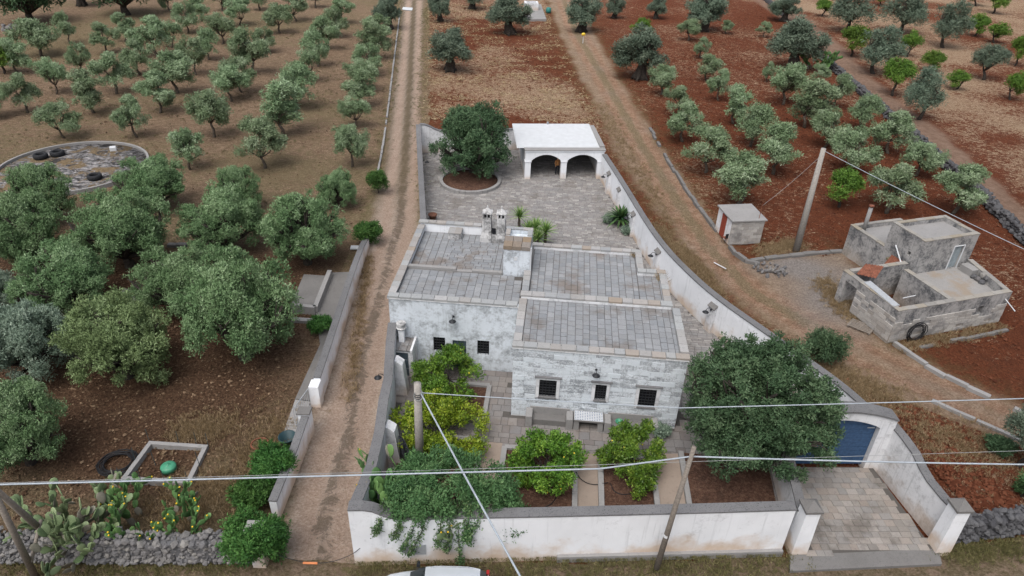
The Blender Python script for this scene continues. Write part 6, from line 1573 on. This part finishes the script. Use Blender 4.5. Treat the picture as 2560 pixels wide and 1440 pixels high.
# ------------------------------------------------------------------ prickly pears, tangled shrub, yuccas, cycad
def pad_unit(mat, name='pad'):
    mb = MB(); vs = []; fs = []; nu, nv = 10, 5
    for j in range(nv + 1):
        th = math.pi * j / nv
        for i in range(nu):
            a = 2 * math.pi * i / nu; q = math.sin(th); y = math.cos(th)
            vs.append((q * math.cos(a) * .5 * (1 + .18 * y), q * math.sin(a) * .09, .5 - y * -.5 if False else .5 + y * .5))
    for j in range(nv):
        for i in range(nu): fs.append((j * nu + i, j * nu + (i + 1) % nu, (j + 1) * nu + (i + 1) % nu, (j + 1) * nu + i))
    mb.add(vs, fs); return mb.mesh(name, mat, True)
def m_pad(nm, a, b):
    k = NT(nm, .55, .3); c = k.ramp(k.orand(), [(0, a), (1, b)]); c = k.mix(k.math('MULTIPLY', k.step(k.noise(22, 2, .5), .6, .7), .4), c, tuple(x * 1.6 for x in b)); return k.col(c)
PAD_PALE = pad_unit(m_pad('pale_pad', (.10, .155, .07), (.24, .30, .16))); PAD_GREEN = pad_unit(m_pad('green_pad', (.055, .13, .045), (.13, .235, .075))); PAD_OLD = pad_unit(m_pad('old_pad', (.12, .11, .085), (.20, .19, .15)))
FLOWER = MB().lathe([(0, -.03), (.035, 0), (.04, .03), (0, .05)], (0, 0, 0), 7).mesh('flower', simple('yellow_flower', (.7, .45, .03), .6), True)
def prickly(seed, base, label, n_stem, spread, levels, size, pads, flowers=0, old=.15):
    rg = random.Random(seed); t = thing('prickly_pear', base, label, 'cactus', 'prickly pear cacti'); tips = []
    def grow(p, d, lv, sz):
        me = PAD_OLD if (lv == 0 or rg.random() < old) else pads
        z = d.normalized(); x = z.cross(Vector((rg.uniform(-1, 1), rg.uniform(-1, 1), rg.uniform(-.2, .2)))).normalized(); y = z.cross(x)
        M = Matrix((x, y, z)).transposed(); s = sz * rg.uniform(.8, 1.2)
        link('pad', me, t, p, M.to_euler(), (s * .62, s * .62, s)); e = p + z * s * .93
        if lv >= levels: tips.append(e); return
        for _ in range(rg.choice((1, 2, 2)) if lv else 2):
            dd = (z + x * rg.uniform(-.8, .8) + y * rg.uniform(-.55, .55) + Vector((rg.uniform(-.25, .25), rg.uniform(-.25, .25), .38))).normalized()
            if e.z < .3: dd.z = abs(dd.z) + .2
            grow(e + x * rg.uniform(-.1, .1) * s, dd, lv + 1, sz * rg.uniform(.88, 1.0))
    for i in range(n_stem):
        a = rg.uniform(0, 6.28); q = spread * math.sqrt(rg.random())
        grow(Vector((q * math.cos(a), q * math.sin(a) * .7, -.05)), Vector((math.cos(a) * .55, math.sin(a) * .55, 1)), 0, size * rg.uniform(.9, 1.15))
    for i in range(flowers):
        if tips: link('flower', FLOWER, t, rg.choice(tips), (rg.random(), rg.random(), 0))
prickly(701, P(205, 1338), 'sprawling pale prickly pear leaning over the left dry stone wall', 12, 1.6, 4, .58, PAD_PALE, 0, .18)
prickly(702, P(410, 1315), 'dense green prickly pear with yellow flowers behind the dry stone wall', 13, 1.6, 4, .47, PAD_GREEN, 45, .02)
prickly(703, HF(-4.9, -7.0, .06), 'green prickly pear rising at the front left corner of the garden wall', 9, .5, 4, .70, PAD_GREEN, 12, .03)
prickly(704, HF(-1.9, -7.9, .06), 'grey-green prickly pear growing through the tangled garden shrub', 3, .3, 4, .6, PAD_PALE, 10, .1)
prickly(705, P(2040, 175), 'dark prickly pear against the largest old olive', 8, 1.2, 4, .75, PAD_GREEN, 0, .1)

def tangle():
    base = HF(-3.2, -7.6, 0); rg = random.Random(8)
    fr = Fr(base.x, base.y, math.degrees(HF.ang) + 8)
    t = thing('tangled_shrub', base, 'tangled dark green shrub spilling over the front garden wall in the left corner', 'shrub')
    mb = MB(); off = base
    for i in range(14): limb(mb, fr(rg.uniform(-1.5, 2), rg.uniform(-.4, 1.4), 0), fr(rg.uniform(-2.2, 3.4), rg.uniform(-1.2, 1.6), rg.uniform(1.8, 3.2)), .06, .02, rg, .2, 5, 5)
    mb.build('stem', BARKD, t)
    loc = lambda a, b, z: fr(a, b, z) - base
    lobes = []
    for i in range(28):
        a = -1.1 + 5.3 * (i / 27) + rg.uniform(-.4, .4); b = rg.uniform(-1.7, .9); z = 2.4 + 1.05 * math.sin(3.1 * i / 27) + rg.uniform(-.6, .4) - max(0, a - 2.2) * .5
        r = rg.uniform(.45, .85); lobes.append((*loc(a, b, z), r, r, r * .8))
    link('crown', crown_mesh('crown', lobes, 42000, .14, .052, L_TANG, 811, sub=9, subr=.5), t)
    # branches hanging over the road side of the wall
    for k, (a, dn, sx) in enumerate(((.1, 1.6, -.9), (.5, 1.9, -1.0), (.9, 1.4, -.2), (1.3, 1.7, -.25), (1.5, 2.6, .1), (2.1, .9, -.3), (2.7, 1.1, -.9), (-.6, .8, -.5), (1.8, 1.2, .2), (-1.5, .5, -.3))):
        p0 = fr(a, -1.0, 2.9); pts = [p0, fr(a + sx * .15, -1.72, 3.0), fr(a + sx * .5, -2.0, 2.6 - dn * .45), fr(a + sx, -2.1, 2.6 - dn)]
        pts = smooth_line(pts, 2); h = MB().tube(pts, [.016] * len(pts), 4).build('hanging_branch', BARKD, t)
        g = np.random.default_rng(900 + k); q = np.array([tuple(pts[g.integers(len(pts) // 4, len(pts))] - base) for _ in range(520)])
        C = q + g.normal(size=q.shape) * .09; D = g.normal(size=q.shape) + np.array([0, 0, .2]); link('leaf_spray', leaves_mesh('leaf_spray', C, D, g, .11, .055, L_TANG, g.random(len(q))), h)['kind'] = 'stuff'
tangle()
def rosette(name, label, base, n, ln, w, mat, cat, h0=.0, droop=.5, group=None, up=.9, trunk=None):
    rg = random.Random(int(base.x * 100)); t = thing(name, base, label, cat, group)
    mb = MB(); 
    if h0 > 0: MB().tube([base, base + Vector((0, 0, h0))], [.13, .10], 8).build('trunk', trunk or BARK, t)
    for i in range(n):
        a = 2.399 * i; el = up * (1 - i / n) + .08 + rg.uniform(-.1, .1); l = ln * rg.uniform(.8, 1.15)
        d = Vector((math.cos(a) * math.cos(el), math.sin(a) * math.cos(el), math.sin(el))); s = Vector((-math.sin(a), math.cos(a), 0)); pts = []
        for k in range(5):
            u = k / 4; pts.append((base + Vector((0, 0, h0)) + d * l * u - Vector((0, 0, droop * l * u * u * .5)), w * (1 - u) ** .7 * (.6 + .4 * min(1, u * 4))))
        m = MB(); vs = []
        for p, ww in pts: vs += [p - s * ww, p + s * ww + Vector((0, 0, .004))]
        m.add(vs, [(2 * k, 2 * k + 1, 2 * k + 3, 2 * k + 2) for k in range(4)], rn=rg.random())
        m.build('leaf', mat, t, attr=True)
    return t
L_YUCCA = m_leaf('yucca_leaf', [(.06, .13, .03), (.12, .22, .05), (.22, .34, .10), (.34, .44, .17)]); L_CYC = m_leaf('cycad_leaf', [(.02, .055, .02), (.045, .10, .03), (.08, .16, .05), (.12, .2, .06)])
for k, (x, y, h, lab) in enumerate(((1297, 566, .75, 'spiky yucca left of the group behind the stair head'), (1322, 590, .35, 'low spiky yucca in the middle of the group behind the roof'), (1337, 592, .65, 'tall spiky yucca behind the roof between two others'), (1362, 604, .75, 'spiky yucca at the right of the group behind the roof'), (1345, 606, .2, 'low spiky yucca in front of the group behind the roof'))):
    rosette('yucca', lab, P(x, y + 14), 70, 1.15, .05, L_YUCCA, 'yucca', h + .6, .35, 'yuccas behind the house', 1.35)
rosette('cycad', 'dark green cycad with arching fronds beside the curved wall', P(1550, 562), 60, 1.75, .15, L_CYC, 'cycad', .6, .7, None, 1.25)
# ------------------------------------------------------------------ grass and dry tufts
def tufts(name, label, spots, mat, ll, lw, seed, per=14):
    g = np.random.default_rng(seed); S = np.array(spots); n = len(S) * per
    C = np.repeat(S, per, 0) + np.concatenate([g.normal(size=(n, 2)) * .07, np.zeros((n, 1))], 1); C[:, 2] = np.repeat(S[:, 2], per)
    D = np.concatenate([g.normal(size=(n, 2)) * .55, np.ones((n, 1))], 1)
    me = leaves_mesh(name, C, D, g, ll, lw, mat, .6 * g.random(n) + .4 * np.repeat(g.random(len(S)), per)); o = link(name, me); tag(o, label, 'grass', None, 'stuff')
def scatter_line(px, n, w, rg, z=-.05):
    out = []; q = along([P(a, b) for a, b in px], 200)
    for _ in range(n):
        p = q[rg.randrange(201)]; a = rg.gauss(0, w); b = rg.gauss(0, w); out.append((p.x + a, p.y + b, z))
    return out
L_DRY = m_leaf('dry_blade', [(.14, .10, .05), (.26, .19, .10), (.38, .29, .17), (.5, .41, .27)], trans=.2); L_GRN = m_leaf('green_blade', [(.06, .06, .025), (.12, .115, .045), (.20, .18, .08), (.34, .29, .16)], trans=.2)
_g = random.Random(50)
sp = []
for ln, n, w in (([(880, 1418), (1300, 1410), (1640, 1404), (1980, 1392)], 900, .35), ([(880, 1432), (1500, 1436), (1980, 1432)], 700, .5), ([(2360, 1380), (2560, 1362)], 500, .4), ([(0, 1425), (600, 1418)], 500, .3), ([(1060, 620), (1056, 480), (1048, 320), (1055, 160), (1062, 20)], 700, .45), ([(950, 420), (985, 200), (1003, 0)], 400, .4)): sp += scatter_line(ln, n, w, _g)
tufts('verge_grass', 'short greenish grass along the road verge and lane edges', sp, L_GRN, .16, .02, 1)
sp = []
for ln, n, w in (([(380, 1260), (560, 1240), (640, 1180), (680, 1060)], 1300, .9), ([(450, 1080), (560, 1060)], 500, .6), ([(870, 1000), (905, 760), (925, 640)], 500, .22), ([(1640, 560), (1720, 660), (1800, 740)], 900, .5), ([(1700, 620), (1770, 690)], 300, .3), ([(1500, 260), (1600, 430), (1680, 560)], 700, .6), ([(1900, 630), (1990, 610), (1960, 620)], 600, .5), ([(2010, 900), (2120, 960), (2230, 1000)], 1500, .8), ([(2250, 1060), (2400, 1110), (2520, 1150)], 700, 1.2), ([(2060, 700), (2100, 760), (2150, 800)], 600, .5), ([(1655, 690), (1660, 700)], 50, .12), ([(2240, 870), (2400, 840), (2500, 815)], 400, .35)): sp += scatter_line(ln, n, w, _g)
tufts('dry_grass', 'straw coloured dry grass tufts along tracks and in the corner field', sp, L_DRY, .22, .022, 2)
tf2 = [tuple(HF(8.05 + _g.gauss(0, .12), 7.55 + _g.gauss(0, .15), 4.62)) for _ in range(18)] + [tuple(HF(6.6 + _g.gauss(0, .06), 10.05 + _g.gauss(0, .06), 4.62)) for _ in range(6)]
tufts('roof_grass', 'dry grass growing in the roof terrace corners', tf2, L_DRY, .35, .02, 3)

# ------------------------------------------------------------------ clods, weeds and loose straw lying on the ground
def scatter_poly(poly, n, seed, avoid=()):
    g = np.random.default_rng(seed); A = np.array(poly); lo = A.min(0); hi = A.max(0); out = np.zeros((0, 2))
    while len(out) < n:
        q = lo + g.random((n * 2, 2)) * (hi - lo); m = inside(poly, q[:, 0], q[:, 1])
        for a in avoid: m &= sdf(a, q[:, 0], q[:, 1]) < -.2
        out = np.concatenate([out, q[m]])
        if not m.any(): break
    return out[:n]
def clods(name, label, pts, size, mat, seed):
    g = np.random.default_rng(seed); n = len(pts)
    O = np.array([(1, 0, 0), (0, 1, 0), (-1, 0, 0), (0, -1, 0), (0, 0, .7), (0, 0, -.3)], float); Fc = np.array([(0, 1, 4), (1, 2, 4), (2, 3, 4), (3, 0, 4)])
    s = size * g.gamma(2.0, .5, n)[:, None, None]
    V = O[None] * s * g.uniform(.6, 1.4, (n, 6, 1)); V[:, :, 0] += pts[:, 0:1]; V[:, :, 1] += pts[:, 1:2]; V[:, :, 2] += -.05
    f = (Fc[None] + (np.arange(n) * 6)[:, None, None]).reshape(-1, 3)
    me = bpy.data.meshes.new(name); me.vertices.add(n * 6); me.vertices.foreach_set('co', V.ravel()); me.loops.add(f.size); me.loops.foreach_set('vertex_index', f.ravel().astype(np.int32))
    me.polygons.add(len(f)); me.polygons.foreach_set('loop_start', np.arange(0, f.size, 3, dtype=np.int32))
    a = me.attributes.new('rnd', 'FLOAT', 'FACE'); a.data.foreach_set('value', np.repeat(g.random(n), 4).astype(np.float32)); me.materials.append(mat); me.update(); me.validate()
    tag(link(name, me), label, 'soil', None, 'stuff')
def m_clod(nm, cols):
    k = NT(nm, .97, .05); return k.col(k.ramp(k.attr('rnd'), [(i / (len(cols) - 1), c) for i, c in enumerate(cols)]))
RFIELD = pxs([(1560, 200), (1900, 10), (2060, 150), (2320, 385), (2560, 620), (2560, 980), (2240, 850), (2200, 640), (2000, 640), (1800, 575), (1660, 370)])
GFIELD = pxs([(2000, 880), (2130, 945), (2320, 1025), (2560, 1120), (2560, 1300), (2420, 1270), (2240, 1060), (2110, 985)])
CFIELD = pxs([(1066, 10), (1060, 300), (1280, 300), (1500, 310), (1540, 400), (1470, 240), (1390, 80), (1360, 10)])
LFIELD = pxs([(0, 640), (700, 640), (800, 690), (740, 940), (690, 1080), (560, 1230), (0, 1330)])
OFIELD = pxs([(0, 60), (980, 60), (950, 420), (900, 560), (0, 560)])
CLODM = m_clod('clod', [(.055, .019, .011), (.095, .033, .018), (.135, .054, .031)])
rp = np.concatenate([scatter_poly(RFIELD, 24000, 1), scatter_poly(CFIELD, 9000, 3)]); rn_ = scatter_poly(GFIELD, 9000, 2)
clods('soil_clods', 'red earth clods strewn over the ploughed fields', rp, .045, CLODM, 4)
clods('soil_clods', 'small red earth clods in the field beside the gate', rn_, .045, CLODM, 24)
lp_ = np.concatenate([scatter_poly(LFIELD, 16000, 5), scatter_poly(OFIELD, 9000, 6)])
clods('leaf_litter', 'brown leaf litter and crumbs of earth under the left olives', lp_, .034, m_clod('litter_crumb', [(.04, .024, .015), (.10, .063, .04), (.22, .155, .10)]), 7)
g = np.random.default_rng(9); spts = scatter_poly(CFIELD, 26000, 10)
keep = fbm(spts[:, 0] * .55, spts[:, 1] * .8, 55, 4) > .49; spts = spts[keep]
C3 = np.concatenate([spts, np.full((len(spts), 1), .0)], 1); D3 = np.concatenate([g.normal(size=(len(spts), 2)), np.abs(g.normal(size=(len(spts), 1))) * .12], 1)
tag(link('loose_straw', leaves_mesh('loose_straw', C3, D3, g, .5, .055, L_DRY, .35 + .65 * g.random(len(spts)), np.repeat([[0, 0, 1.0]], len(spts), 0))), 'loose pale straw lying in swathes on the red fields', 'straw', None, 'stuff')
wp2 = scatter_poly(OFIELD, 2600, 14); kk = fbm(wp2[:, 0] * .3, wp2[:, 1] * .3, 66, 3) > .46; wp2 = wp2[kk]
tufts('orchard_weeds', 'low dry weeds scattered over the orchard floor', [(x, y, -.08) for x, y in wp2], L_GRN, .2, .035, 15, 9)
